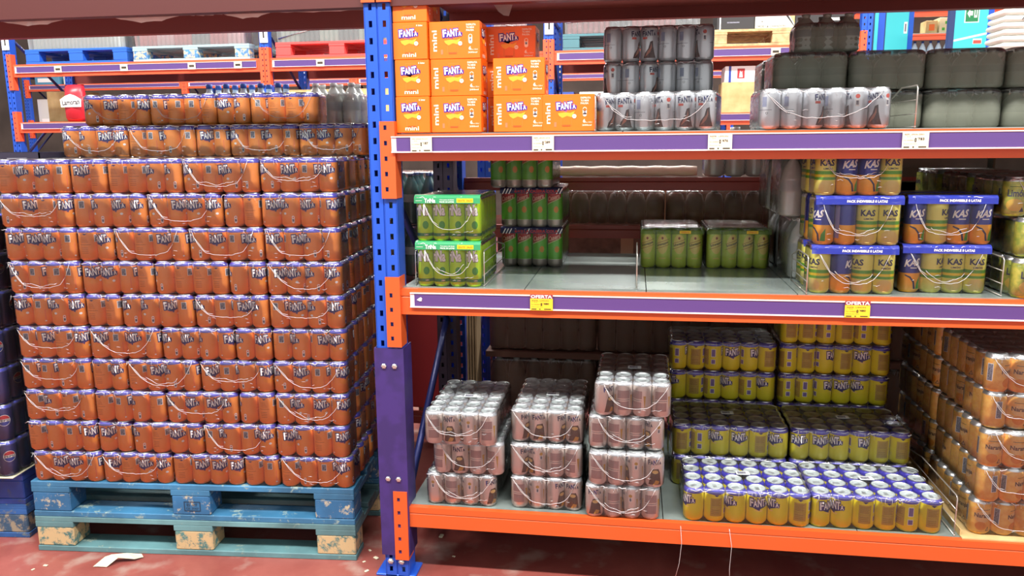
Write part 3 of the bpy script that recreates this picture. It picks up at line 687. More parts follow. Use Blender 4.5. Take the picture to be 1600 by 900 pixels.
# yellow packs
def ypack(label,x,y,k,code,keep=None,st=False,rz=0.):
    def ex(t):
        if st: top_sticker(t,.20,.14,LAYER+.0002)
    pack(label,YELLOW,6,4,.0662,LAYER,(x,y,zs+k*LAYER),rz,code,arcs=0,name='yellow_can_pack',group='yellow 24-can packs on the lowest shelf',keep=keep,extra=ex,spread=10)
ypack('yellow lemon 24-can pack at the shelf front beside the silver stacks, lids open to view',2.326,.018,0,'LPLFLP',st=True)
ypack('yellow lemon 24-can pack at the shelf front nearest the wire divider, lids in view',2.720,.026,0,'RLPPBP',st=True,rz=.006)
ypack('yellow can pack hidden low behind the front pack beside the silver stacks',2.300,.295,0,'PPPPPP',lambda i,j:j==0)
ypack('yellow can pack hidden low behind the front pack near the wire divider',2.702,.297,0,'PPPPPP',lambda i,j:j==0)
ypack('yellow can pack raised on the second step beside the silver stacks',2.300,.290,1,'PBLFPL',st=True)
ypack('yellow can pack raised on the second step nearest the wire divider',2.702,.293,1,'FFLRPP',st=True)
for c,(x,nm,n) in enumerate(((2.296,'behind the silver stacks',4),(2.702,'nearer the wire divider',5))):
    cds=['PPPPPP','PPPPPP','LPBLBL','BPBFRP','PPBPRB'] if c==0 else ['PPPPPP','PPPPPP','BBRFLP','BPRPFP','PPBPBP']
    for k in range(n):
        ypack(f'yellow can pack in the tall rear stack {nm}, {ORD[k]} from its bottom',x,.572,k,cds[k],(lambda i,j:j==0) if k<n-1 else (lambda i,j:j<3))
# cardboard tray and golden packs
CARD=mat('cardboard',(208,182,128),.8,noise=.3,nscale=12,rgb2=(190,160,106))
mb=MB(); mb.box(0,.42,-.02,.84,0,.004,CARD); mb.box(0,.003,0,.84,.004,.022,CARD); tag(mb.build('cardboard_sheet',None,(3.165,.03,zs)),'cardboard sheet under the golden orange cans on the lowest shelf','cardboard')
for k in range(5):
    for q in range(2):
        pack(f"golden orange-drink can pack, {ORD[k]} from the stack bottom, {'front' if q==0 else 'rear'} of the shelf",NARANJA,4,6,d66,LAYER,(3.196+.006*(k%2),.024+.405*q+(.01 if k==0 else 0)-.008*(k%3),zs+.0045+k*LAYER),0,['FRPF','BRFF','FFFR','BFRF','RFFR'][k] if q==0 else '',arcs=1,name='golden_can_pack',group='golden can packs at the right of the lowest shelf',mt=FILM_S,keep=(lambda i,j:i==0 or j==0) if (k<4) else None,spread=8,can_dir=None)

# ================================================================== MIDDLE SHELF
zm=1.0150
HP=.1470
def band_part(nm,nx,d,h,drop,base,arts,back=.03):
    """printed strip: folds over the top front edge of a pack and hangs down its front"""
    def ex(t):
        mb=MB(); W_=nx*d
        prof=[(back,h+.0006),(.012,h+.0006),(.004,h-.002),(-.0022,h-.009),(-.0030,h-drop)]
        mb.rings([[(-.001+ (W_+.002)*q/8.,y,z) for q in range(9)] for y,z in prof][::-1],base,False,False,closed=False)
        flat(mb,arts(W_,h,drop),-.0034); mb.build('printed_band',t)
    return ex
TGB=mat('green_header_print',(50,150,96),.35,coat=.3); YBX=mat('yellow_offer_box',(250,210,40),.4); ORI=mat('orange_print',(230,110,30),.4)
def trina_band(W_,h,dr):
    z=h-dr/2-.004; return text('TriNa',W_*.24,z,W_*.17,.014,WHITE,2,off=.03)+text('Con zumo de limón',W_*.50,z+.003,W_*.22,.004,WHITE,1,off=.01)+text('PACK 24 LATAS',W_*.50,z-.004,W_*.22,.005,WHITE,1,off=.02)+rect(W_*.65,W_*.90,z-.006,z+.007,YBX)+text('GRATIS',W_*.72,z,W_*.11,.006,ORI,2,off=.02)+text('24x33',W_*.84,z,W_*.09,.006,ORI,2,off=.02)+rect(W_*.02,W_*.12,z-.001,z,WHITE)
for k in range(2):
    pack(f"lime can pack with green printed band beside the blue upright, {'lower' if k==0 else 'upper'} of two",TRINA,4,6,.0530,HP,(1.4585,.030+.006*k,zm+k*HP),0,'',arcs=2 if k==0 else 1,name='lime_can_pack',group='lime can packs beside the upright',can_dir=-4,spread=4,extra=band_part('',4,.0530,HP,.026,TGB,trina_band))
NVB=mat('navy_stripe_print',(40,44,84),.4)
def casera_band(W_,h,dr):
    z=h-dr/2-.003; o=text('LA CASERA COLA',W_*.66,z,W_*.55,.011,REDS,2,off=.04)+text('6+2',W_*.30,z,W_*.14,.010,REDS,2,off=.03)
    for a in (.03,.08,.13,.42,.90,.95): o+=poly([(W_*a,z-.010),(W_*a+.004,z-.010),(W_*a+.014,z+.010),(W_*a+.010,z+.010)],WHITE)
    return o
for k in range(3):
    nm=['bottom','middle','top'][k]
    pack(f"green can pack with red script, {nm} of the stack behind the lime cans",CASERA,4,6,.0572,HP,((1.662,1.662,1.628)[k],.478-.03*(k==2),zm+k*HP),0,'',arcs=0,name='green_can_pack',group='green striped can packs',can_dir=0 if k!=1 else -10,spread=8,extra=band_part('',4,.0572,HP,.022,NVB,casera_band))
def tonic_band(W_,h,dr):
    z=h-dr/2-.004; return rect(W_*.62,W_*.80,z-.005,z+.006,YBX)+text('OFERTA',W_*.71,z,W_*.13,.005,ORI,2,off=.02)
TGN=film_mat('green_tinted_band',.45,(90,130,50),gloss=.8)
for k,(x,nm) in enumerate(((2.176,'beside the wire divider'),(2.412,'closer to the clear bottles'))):
    pack(f"yellow-green tonic can pack on bare steel shelf, the one {nm}",TONIC,4,6,.0560,HP,(x,.490+.01*k,zm),0,'',arcs=0,name='tonic_can_pack',group='yellow-green can packs on the middle shelf',can_dir=(-8 if k==0 else 12),spread=9,extra=band_part('',4,.0560,HP,.022,TGN,tonic_band),mt=FILM_S)
KBF=film_mat('blue_printed_film',.86,(48,60,160),gloss=1.6,bump=.7)
def kas_band(W_,h,dr):
    z=h-dr*.62; return text('PACK INDIVISIBLE 8 LATAS',W_*.58,z,W_*.46,.0075,WHITE,2,off=.03)
def kmix(s): return lambda i,j: (KASL if (j>0 and (i+j)%2) or (j==0 and s[i]=='l') else KASO)
for x,nm,L_ in ((2.680,'next to the clear bottles',['llol','oolll'[:4],'oool']),(2.949,'nearest the lemon-lime cans',['olll','oloo'])):
    L_=(['loll','ooll','lool'] if x<2.8 else ['olll','oloo'])
    for k,s in enumerate(L_):
        cd=(['LCLF','LQFF','FFFF'] if x<2.8 else ['FRFF','FRFF'])[k]
        for q in range(2):
            pack(f"blue-topped lemon and orange can pack {nm}, {ORD[k]} from bottom, {'front' if q==0 else 'rear'}",None,4,2,.0612,HP,(x+.004*k*(k<2),.036+.124*q+(.04 if x>2.8 else 0),zm+k*HP),0,cd.replace('C','R') if q==0 else '',arcs=2 if q==0 else 0,name='lemon_orange_can_pack',group='blue-topped can packs on the middle shelf',mix=kmix(s),spread=9,extra=band_part('',4,.0612,HP,.026 if q==0 else .02,KBF,kas_band,back=.09))
for k in range(3):
    for q in range(3):
      pack(f"lemon-lime can pack at the photo's right edge, {ORD[k]} from bottom, {ORD[q]} from the aisle",LIMON,4,4,d66,LAYER,(3.240-.02*(k==2)+.012*(k==1),.012+.27*q+.03*k,zm+k*LAYER),0,['FRFF','RFRF','FFRF'][k],arcs=1 if q==0 else 0,name='lemon_lime_can_pack',group='lemon-lime can packs on the middle shelf',keep=lambda i,j:i==0 or j==0,mt=FILM_S)

# bottles
CLR=mat('clear_bottle_plastic',(186,190,184),.2,.0,spec=.8,coat=.4); DBT=mat('brownish_bottle_plastic',(120,104,92),.3,.0,coat=.3); LBB=mat('pale_bottle_label',(170,176,176),.5); CAPB=mat('blue_cap',(40,90,180),.4); CAPW=mat('white_cap',(230,230,226),.4); GBT=mat('grey_green_bottle',(132,136,124),.28,coat=.3); TBT=mat('teal_bottle',(90,130,126),.25,coat=.4)
def bottle_mesh(nm,body,label,cap,R=.040,H=.290,seg=12,ribs=True):
    mb=MB(); prof=[(R*.7,0),(R*.97,.006)]; ms=[body]
    zz=.012; n=7
    while zz<H*.36:
        prof+= [(R,zz),(R*.95,zz+.009)]; ms+=[body,body]; zz+=.018
    prof+=[(R,zz),(R,H*.58)]; ms+=[body,label]
    prof+=[(R*.98,H*.62),(R*.80,H*.74),(R*.45,H*.86),(R*.33,H*.90),(R*.33,H*.93),(R*.37,H*.932),(R*.37,H),(R*.3,H)]; ms+=[body]*4+[body,cap,cap,cap,cap]
    mb.lathe(prof,ms[:len(prof)-1],seg); return mb.mesh(nm)
B_CLR=bottle_mesh('clear_bottle',CLR,LBB,CAPW,.042,.205); B_BRN=bottle_mesh('brown_bottle',DBT,mat('dim_label',(120,110,100),.5),CAPW,.041,.30); B_GRY=bottle_mesh('grey_bottle',GBT,mat('slate_label',(110,114,108),.5),GBT,.036,.118,12); B_GRT=bottle_mesh('grey_tall_bottle',GBT,mat('slate_label',(110,114,108),.5),GBT,.036,.12,12); B_WAT=bottle_mesh('water_bottle',mat('pale_blue_bottle',(200,220,232),.15,spec=.8),mat('blue_label',(70,130,200),.5),CAPB,.040,.30); B_TEA=bottle_mesh('teal_bottle',TBT,mat('pale_teal_label',(190,214,214),.5),CAPB,.042,.238)
def bpack(label,bot,nx,ny,d,h,loc,rz=0,mt=None,name='bottle_pack',group=None,keep=None):
    t=thing(name,label,'bottle pack',loc,rz,group)
    for j in range(ny):
        for i in range(nx):
            if keep and not keep(i,j): continue
            put(bot,'bottle',t,((i+.5)*d,(j+.5)*d,0),random.uniform(0,6))
    put(film_mesh(nx,ny,d,h,0,mt or FILM,0.,1),'film',t)
    return t
# clear bottle packs filling the shelf behind the blue-topped packs
for k in range(2):
    for q in range(2):
        bpack(f"clear ribbed bottle pack behind the blue-topped can packs, {'lower' if k==0 else 'upper'} layer, {'front' if q==0 else 'rear'}",B_CLR,3,3,.085,.207,(2.662-.035*k,.29+.262*q,zm+k*.2075),0,mt=FILM_S,group='clear bottle packs on the middle shelf')
# ================================================================== CARTON SHELF
zc=1.5030
BOXO=mat('carton_orange',(246,112,18),.42,coat=.15); BOXD=mat('carton_orange_side',(240,106,18),.42,coat=.15); BXL=mat('carton_can_outline',(226,120,40),.45); SLC=mat('carton_slice',(250,170,50),.45); BLG=mat('carton_logo_blue',(66,36,150),.45); WCR=mat('carton_cream',(255,228,206),.5); TAB_=mat('carton_shade_orange',(214,86,22),.5)
def can_pic(cx,cz,s):
    o=rect(cx-.017*s,cx+.017*s,cz-.040*s,cz+.040*s,BXL,1)+rect(cx-.015*s,cx+.015*s,cz-.038*s,cz+.038*s,BOXO,2)+rect(cx-.012*s,cx+.012*s,cz-.043*s,cz-.038*s,TAB_,2)
    o+=poly([(cx-.026*s,cz-.004*s),(cx-.004*s,cz-.001*s),(cx+.012*s,cz-.003*s),(cx+.026*s,cz+.002*s),(cx+.016*s,cz-.016*s),(cx+.002*s,cz-.012*s),(cx-.012*s,cz-.018*s),(cx-.022*s,cz-.012*s)],SLC,3)
    o+=ell(cx+.024*s,cz-.013*s,.0065*s,.0065*s,WCR,4)+text('0%',cx+.024*s,cz-.013*s,.007*s,.004*s,BXL,5)
    o+=fanta(cx,cz+.018*s,.060*s,.024*s,WHITE,BLG); return o
CW,CD,CH=.158,.108,.1100
def carton_mesh():
    mb=MB(); mb.box(0,CW,0,CD,.0005,CH,BOXO,.0015)
    a=[(p,m,l) for p,m,l in can_pic(.073,.058,1.0)]
    a+=text('mini',.017,.054,.062,.015,WCR,2,off=.02,rot=PI/2)
    for i,tx in enumerate(('DISFRUTA','TU MINI','PAUSA')): a+=text(tx,.131-.003*(i>0),.099-.008*i,.030-.006*(i>0),.0058,WCR,2,off=.03)
    a+=rect(.1225,.1345,.050,.066,WCR,1)+ell(.1285,.066,.006,.006,WCR,1)+ell(.1285,.050,.006,.006,WCR,1)+ell(.1285,.066,.0042,.0042,BOXO,2)+rect(.1255,.1315,.053,.060,GREY,2)
    a+=text('6',.127,.031,.008,.011,WCR,2,off=.03)+text('latas 200ml',.140,.027,.022,.004,WCR,2)+text('200ml',.135,.0185,.028,.005,WCR,2,off=.02)+rect(.036,.043,.014,.028,CORAL,1)
    flat(mb,a,0.)
    # end faces (right and left): logo over mini
    for f,px in (('right',CW),('left',0.)):
        e=can_pic(CD/2 if f=='right' else -CD/2,.062,.95)+text('mini',CD/2 if f=='right' else -CD/2,.012,.044,.012,WCR,2,off=.02)
        flat(mb,e,face=f,px=px)
    return mb.mesh('carton')
CART=carton_mesh()
def end_carton():
    mb=MB(); mb.box(0,CD,0,CW,.0005,CH,BOXO,.0015)
    a=can_pic(CD/2-.004,.060,1.0)+text('mini',CD/2-.003,.014,.044,.012,WCR,2,off=.02)+text('6 latas',.085,.100,.020,.006,WCR,2,off=.02)
    flat(mb,a,0.); e=text('mini',.030,.055,.060,.016,WCR,2,off=.02,rot=PI/2)+can_pic(.090,.058,1.0); flat(mb,e,face='right',px=CD)
    return mb.mesh('carton')
CARTE=end_carton()
def carton(me,label,x,y,z,rz=0): tag(put(me,'drink_carton',None,(x,y,z),rz),label,'carton','small orange drink cartons')
for k in range(4): carton(CARTE,f'small orange carton with its end forward by the upright, {ORD[k]} from the bottom',1.4145+.002*(k%2)-.001*k,.012,zc+k*CH,-.02 if k%2 else -.035)
for k in range(3): carton(CART,f'small orange carton, long side forward, in the stack of three, {ORD[k]} from bottom',1.524+.002*(k==1),.020,zc+k*CH,-.01*(k==2))
for k in range(2): carton(CART,f"small orange carton, {'lower' if k==0 else 'upper'} of the pair right of the three-high stack",1.719,.030,zc+k*CH,.0)
carton(CART,'shaded small orange carton set back on top, third level above the tag',1.676,.155,zc+2*CH,0.)
carton(CART,'small orange carton below the set-back one, deeper on the shelf, lower',1.676,.165,zc,0.); carton(CART,'small orange carton below the set-back one, deeper on the shelf, upper',1.676,.165,zc+CH,0.)
carton(CART,'single small orange carton at the end of the row beside silver cans',1.870,.028,zc)
# silver can packs of the top shelf
def sk(label,x,y,k,nx,ny,code,rz=0,keep=None,arcs=1): pack(label,SHROUD,nx,ny,dS,LAYER,(x,y,zc+k*LAYER),rz,code,arcs=arcs,mt=FILM_S,name='silver_can_pack',group='silver can packs on the carton shelf',keep=keep,spread=9)
sk('tilted silver can pack at the shelf front beside the orange cartons',2.024,.078,0,6,4,'RFPLFF',-.17)
sk('silver can pack at the shelf front left of the wire divider',2.508,.010,0,6,4,'PPRQCL',.0)
for k in range(3): sk(f'dim silver can pack set back behind the tilted one, {ORD[k]} from the shelf',2.040,.35,k,6,4,['PPPPPP','CPRQPQ','PRFPPC'][k],0.,arcs=0,keep=lambda i,j:j<2 or i==5)
# grey bottle packs behind
for k in range(2):
    for c in range(5):
        for q in range(2 if c==0 else 1):
            bpack(f"smoky film-wrapped grey bottle pack, {'lower' if k==0 else 'upper'} row, {ORD[c]} from the cartons, {'front' if q==0 else 'rear'}",B_GRY,3,3,.076,.122,(2.585+.232*c,.285+.24*q,zc+k*.1225),0,mt=SMOKE,name='grey_bottle_pack',group='grey bottle packs on the carton shelf')
bpack('smoky film-wrapped grey bottle pack alone on top of the grey row',B_GRT,3,2,.066,.094,(2.655,.33,zc+.2455),0,mt=SMOKE,name='grey_bottle_pack',group='grey bottle packs on the carton shelf')

# wire dividers
WIRE=mat('wire_chrome',(210,206,198),.3,.8)
def divider(label,x,y0,y1,z,h=.115,rz=0):
    t=thing('wire_divider',label,'shelf divider',(x,y0,z),rz,'wire shelf dividers'); L_=y1-y0
    MB().tube([(0,0,0),(0,0,h-.008),(0,.006,h),(0,L_*.6,h),(0,L_,h*.75),(0,L_,0)],.0022,WIRE).build('frame',t)
    for f in (.33,.66): MB().tube([(0,-.004,h*f),(0,L_,h*f)],.0015,WIRE).build('rung',t)
    MB().tube([(0,-.004,.003),(0,L_,.003)],.002,WIRE).build('foot',t)
divider('wire divider between the lime cans and the bare shelf',1.678,.05,.46,zm)
divider('wire divider on the bare shelf beside the yellow-green tonic cans',2.163,.05,.48,zm)
divider('wire divider beside the clear bottles and blue-topped can packs',2.668,.025,.27,zm)
divider('wire divider between the blue-topped packs and lemon-lime cans',3.218,.045,.5,zm)
divider('wire divider between the lime cans and the blue upright',1.449,.06,.40,zm,.11)
divider('wire divider beside the single orange carton',2.0305,.012,.07,zc,.105)
divider('wire divider at the end of the silver cans on the carton shelf',2.936,.02,.26,zc,.118)
divider('tall wire divider between the yellow cans and golden cans',3.148,.03,.55,zs,.13)
# hanging film strings
mb=MB(); mb.tube([(2.318,.0,.255),(2.322,-.012,.20),(2.316,-.014,.13),(2.300,-.016,.06)],.0009,WELD_GLINT,4); tag(mb.build('film_strand'),'thin strand of film hanging from the beam below the silver stacks','film strand')
mb=MB(); mb.tube([(2.470,.0,.255),(2.478,-.012,.20),(2.474,-.014,.12),(2.478,-.016,.05)],.0009,WELD_GLINT,4); tag(mb.build('film_strand'),'thin strand of film hanging from the beam below the yellow cans','film strand')

# ================================================================== RACK ROW BACK TO BACK
rack_frame(1.327,.98,'shaded upright of the rack row standing back to back',.85,z0=0)
for z,w in ((.18,'low'),(1.06,'shoulder-height'),(1.265,'high')):
    beam(X0,X1,z,z+.055,1.02,REDB,f'{w} beam of the back-to-back rack behind the shelves',name='rear_row_beam')
def jug_mesh(nm,H):
    mb=MB(); R_=.040; mb.lathe([(R_*.8,0),(R_,.006),(R_,H*.3),(R_*.95,H*.34),(R_,H*.38),(R_,H*.66),(R_*.93,H*.72),(R_*.8,H*.86),(R_*.35,H*.95),(R_*.35,H)],[DBT,DBT,DBT,DLB,DLB,DBT,DBT,DBT,CAPW],12); return mb.mesh(nm)
DLB=mat('dim_label',(150,136,120),.5); J1=jug_mesh('brown_jug',.26); J2=jug_mesh('brown_jug',.146)
for k in range(2):
    for c in range(5):
        bpack(f'dim brown bottle pack behind the lowest shelf, {ORD[k]} layer, {ORD[c]} from the upright',J1,6,1,.082,.262,(1.500+.497*c,1.075,.236+.30*k),0,name='brown_bottle_pack',mt=BWRAP,group='brown bottle packs on the rear rack')
    if k==0:
        mb=MB(); mb.box(1.49,4.1,1.05,1.38,.506,.532,mat('brown_board',(110,72,58),.7)); tag(mb.build('brown_board'),'thin brown board between the two layers of dim brown bottles','board')
for c in range(2):
    bpack(f"dim brown bottle pack behind the bare shelf, {ORD[c]} from the green cans",J2,6,1,.082,.147,(1.79+.497*c,1.08,1.116),0,name='brown_bottle_pack',mt=BWRAP,group='brown bottle packs on the rear rack')
BCW=mat('brown_corrugated',(122,92,76),.8,noise=.3,nscale=20)
for (x0,x1,z0,z1,w) in ((1.49,2.75,.236,1.055,'lower'),(1.79,2.78,1.056,1.262,'upper'),(2.78,4.15,.236,1.055,'right')):
    mb=MB(); mb.rbox(0,x1-x0,0,.40,0,z1-z0,BCW,.004); mb.box((x1-x0)/2-.03,(x1-x0)/2+.03,-.001,.4,0,z1-z0,mat('packing_tape',(160,128,96),.4)); tag(mb.build('large_carton',None,(x0,1.40,z0)),f'large brown carton deep in the back-to-back rack, the {w} one','carton')
for k in range(2):
    mb=MB(); mb.rbox(0,.62,0,.42,0,.34 if k==0 else .5,mat('dim_olive_wrap',(88,84,66),.5,noise=.3,nscale=9),.006); tag(mb.build('wrapped_carton',None,(2.92+.64*k,.40+.62,1.116)),f'dim olive wrapped carton behind the lemon cans, {ORD[k]} one from the clear bottles','carton')
WRAPW=mat('pale_wrap_roll',(236,216,198),.5,bump=.4,bscale=30)
mb=MB(); n=26; R_=[[(i*.030, (.024+.002*math.sin(i*1.7))*math.cos(a*PI/5), .025+(.022+.002*math.sin(i*1.7))*math.sin(a*PI/5)) for a in range(10)] for i in range(n)]
mb.rings(R_,WRAPW,True,True); tag(mb.build('film_roll',None,(1.66,1.045,1.3215)),'long pale roll of wrap lying across the rear rack','wrap roll')
bpack('pale clear bottle pack on the rear beam beside the pale roll',B_CLR,3,2,.085,.16,(2.44,1.03,1.3215),0,name='bottle_pack',mt=FILM_S)
mb=MB(); mb.box(0,.35,0,.4,0,.60,mat('red_crate_plastic',(176,50,52),.5)); mb.box(.02,.33,-.004,0,.5,.56,mat('crate_pink_label',(226,170,170),.5)); tag(mb.build('red_crate',None,(.96,1.08,.238)),'red crate seen low between the blue upright and lime cans','crate')
for k in range(2): bpack(f"teal bottle pack between the upright and the lime cans, {'lower' if k==0 else 'upper'} one",B_TEA,3,3,.086,.24,(1.00,1.12,.86+.243*k),0,name='teal_bottle_pack')
beam(-1.4155,1.327,.18,.235,1.02,REDB,'low beam of the back-to-back rack behind the orange can pallet',name='rear_row_beam')
for q in range(3):
    hq=1.21 if q<2 else 1.30; mb=MB(); mb.rbox(0,.30,0,.30,0,hq,BCW,.004); mb.box(.12,.16,-.001,.3,0,hq,mat('packing_tape',(160,128,96),.4)); tag(mb.build('tall_carton',None,(.02+.305*q+0,1.06,.237)),f'tall brown carton hidden behind the orange cans, {ORD[q]} from the left','carton')
mb=MB(); mb.rbox(0,.26,0,.26,0,.62,BCW,.004); tag(mb.build('tall_carton',None,(1.02,1.56,.0005)),'tall brown carton behind the red crate and teal bottles','carton')
for c in range(1): bpack(f'clear bottle pack on a tall carton past the twelfth can layer',B_CLR,3,2,.085,.16,(.66+.235*c,1.09,1.5385),0,name='bottle_pack',group='clear bottle packs beyond the orange cans')
bpack('blue-capped water bottle pack peeking above the orange cans',B_WAT,5,2,.085,.20,(.14,1.09,1.4485),0,name='water_bottle_pack')
mb=MB()
for i in range(4): mb.box(i*.012,i*.012+.008,.0,.10,0,.66,mat('ribbed_card',(150,124,92),.8))
tag(mb.build('stacked_card_sheets',None,(1.440,.875,.262)),'upright ribbed cardboard sheets beside the dark rear post','cardboard')

# ================================================================== RACK ACROSS THE NEXT AISLE
YB=4.6; PX=[-3.80,-1.21,1.36,3.93]
nmz=['at the left edge of the photo','above the middle of the orange cans','beside the end of the cartons','beside the turquoise panels']
TAGM=mat('rack_sign_white',(240,240,238),.5)
for i,x in enumerate(PX):
    rack_frame(x,YB,f'distant blue rack upright {nmz[i]}',.9)
    mb=MB(); mb.box(0,.075,-.004,0,0,.34,TAGM); flat(mb,text('0'+str(4+i),.037,.25,.04,.05,BLACK,2,rot=PI/2)+rect(.03,.045,.04,.15,BLACK,2),-.004)
    tag(mb.build('rack_sign',None,(x+.01,YB-.006,2.37 if i<3 else 2.50)),f'white location sign on the distant upright {nmz[i]}','sign')
ORF=mat('far_orange_paint',(232,92,56),.4); 
for i in range(3):
    a,b=PX[i]+.0845,PX[i+1]
    w=['left','middle','right'][i]
    beam(a,b,2.12,2.235,YB,ORF,f'upper orange beam of the distant rack, {w} bay',((2.0,2.33),(2.0,2.33)),name='far_rack_beam')
    rail(a+.03,b-.04,2.155,2.215,YB-.004,f'upper purple price rail of the distant rack, {w} bay',.02)
    for q in range(3): MB()
    beam(a,b,1.60,1.70,YB,ORF,f'lower orange beam of the distant rack, {w} bay',((1.52,1.80),(1.52,1.80)),name='far_rack_beam')
    rail(a+.03,b-.04,1.635,1.690,YB-.004,f'lower purple price rail of the distant rack, {w} bay',.02)
    beam(a,b,2.12,2.235,YB+.86,REDB,f'upper rear beam of the distant rack, {w} bay',name='far_rack_beam',back=True)
    mb=MB(); mb.box(a,b,YB+.03,YB+.85,1.69,1.70,mat('dull_deck',(120,100,96),.6)); tag(mb.build('far_shelf_panel'),f'deck panel of the distant rack, lower level, {w} bay','shelf panel')
    for q,fx in enumerate((.18,.45,.72,.9)):
        mb=MB(); mb.box(0,.075,-.002,0,0,.062,TAGW); flat(mb,rect(.012,.062,.02,.04,TINK,1),-.002)
        tag(mb.build('price_tag',None,(a+(b-a)*fx,YB-.0125,2.153)),f'tiny cream tag on the distant upper rail, {w} bay, {ORD[q]} from left','price tag','tiny tags on the distant upper rail')
WR=lambda n,c1,c2,s=9: mat(n,c1,.28,0,.5,.5,noise=.35,nscale=s,rgb2=c2,bump=.6,bscale=18)
def load(label,x,y,z,w,dp,h,body,film,nx=6,texts=None,packs=True):
    t=thing('wrapped_load',label,'wrapped goods',(x,y,z))
    pw=w/nx
    for i in range(nx):
        mb=MB(); 
        for q in range(4):
            cx=i*pw+pw*(q+.5)/4; mb.lathe([(pw/8*.98,0),(pw/8,.01),(pw/8,h*.7),(pw/16,h*.93),(pw/20,h)],[body[i%len(body)]]*4,8,cx,.05)
            mb.lathe([(pw/8*.98,0),(pw/8,.01),(pw/8,h*.7),(pw/16,h*.93),(pw/20,h)],[body[i%len(body)]]*4,8,cx,.16)
        mb.build('pack',t)
    m2=MB(); rr=[]
    for zz,ii in ((0,0),(h*.3,-.004),(h*.6,.004),(h-.02,0),(h,.03)):
        rr.append([(-.01+ii,-.01+ii,zz),(w*.33,-.012+ii,zz+.004),(w*.66,-.008+ii,zz-.003),(w+.01-ii,-.01+ii,zz),(w+.01-ii,dp-ii,zz),(-.01+ii,dp-ii,zz)])
    m2.rings(rr,film,True,False)
    for q in range(4):
        a,b=random.uniform(.05,.9)*h,random.uniform(.05,.9)*h; m2.tube([(0,-.014,a),(w*.5,-.016,(a+b)/2+random.uniform(-.02,.02)),(w,-.014,b)],.004,WELD_GLINT,4)
    if texts: 
        m3=MB(); flat(m3,texts,-.014); m3.build('print',t)
    m2.build('stretch_wrap',t); return t
FW=film_mat('stretch_wrap_film',.17,(235,240,238),gloss=2.2,bump=.9,scale=10)
zp=2.236
PBD=mat('far_blue_pallet',(36,96,190),.5); PRD=mat('far_red_pallet',(226,80,76),.5); PLW=mat('far_pale_pallet',(150,180,186),.5); WD=mat('far_wood_pallet',(216,184,132),.7,noise=.3,nscale=20); PTL=mat('far_teal_pallet',(80,124,132),.5)
def fpal(label,x,m1,m2,w=1.15): pallet(label,(x,YB+.02,zp),0,m1,m2,W_=w,D_=.8,H=.135)
fpal('bright blue pallet high in the distant rack, left bay',-3.58,PBD,PBD,1.05); load('pale film-wrapped bottle load on the bright blue pallet',-3.53,YB+.04,zp+.137,.95,.7,.45,[mat('far_pale_bottle',(236,250,246),.3)],FW)
fpal('pale grey-blue pallet with yellowish centre block in the distant left bay',-2.47,PLW,wornmat('far_mixed_block',(70,130,180),(220,200,150),.03),1.15); load('red and white film-wrapped load on the pale grey-blue pallet',-2.43,YB+.04,zp+.137,1.05,.7,.45,[mat('far_red_bottle',(226,70,84),.4),mat('far_pink_pack',(246,180,186),.4),mat('far_red_bottle',(226,70,84),.4),mat('far_grey_pack',(120,124,130),.4)],FW)
fpal('red pallet high in the distant rack, middle bay',-1.07,PRD,PRD,1.15); load('grey glossy film-wrapped load on the red pallet',-1.04,YB+.04,zp+.137,1.1,.7,.45,[mat('far_green_grey',(200,216,196),.4),mat('far_dark_grey',(110,112,110),.4)],FW)
fpal('second red pallet in the middle bay, mostly hidden by the upright',.12,PRD,PRD,1.1); load('pink film-wrapped load behind the blue upright and cartons',.15,YB+.04,zp+.137,1.05,.7,.45,[mat('far_pink_pack',(246,180,186),.4)],FW)
fpal('teal pallet with a pale opening in the distant right bay',1.52,PTL,PTL,1.15); load('red film-wrapped pack load on the teal pallet',1.55,YB+.04,zp+.137,1.1,.7,.45,[mat('far_red_bottle2',(206,70,84),.4),mat('far_red_bottle2',(206,70,84),.4),mat('far_grey_pack',(120,124,130),.4)],FW)
fpal('natural wood pallet under cartons in the distant right bay',2.74,WD,WD,1.15)
DKC=mat('far_dark_carton',(52,50,50),.6); WHC=mat('far_white_carton',(226,224,206),.6)
def simple_box(name,label,cat,x,y,z,w,dp,h,m,art=None,group=None,lidm=None):
    t=thing(name,label,cat,(x,y,z),0,group); mb=MB(); mb.box(0,w,0,dp,0,h,m,.003)
    mb.box(w*.46,w*.54,-.0008,.001,h*.0,h,lidm or m)
    mb.build('body',t)
    if art: m3=MB(); flat(m3,art,-.001); m3.build('print',t)
    return t
simple_box('carton','dark carton left of the white printed carton on the wood pallet','carton',2.80,YB+.04,zp+.137,.30,.4,.30,DKC,art=rect(.02,.03,.0,.3,WHITE)+sum([rect(.08,.18,.05+.05*i,.06+.05*i,GREY) for i in range(4)],[]))
simple_box('carton','white carton with black diagonal band and champagne lettering on the wood pallet','carton',3.105,YB+.03,zp+.137,.31,.4,.30,WHC,art=text('MOËT & CHANDON',.13,.018,.22,.020,BLACK,2)+poly([(.20,.15),(.225,.15),(.31,.012),(.31,-.0+.045),(.245,.15)][:3]+[(.31,.005)],BLACK,1)+poly([(.235,.15),(.31,.15),(.31,.03)],CARD,1)+rect(.05,.058,.05,.058,BLACK,1))
simple_box('carton','dark carton right of the white printed carton on the wood pallet','carton',3.42,YB+.04,zp+.137,.42,.4,.32,DKC,art=rect(.22,.24,0,.3,WHITE)+rect(.27,.42,.0,.02,WHITE)+rect(.27,.42,.05,.07,WHITE)+rect(.25,.27,0,.3,WHITE))
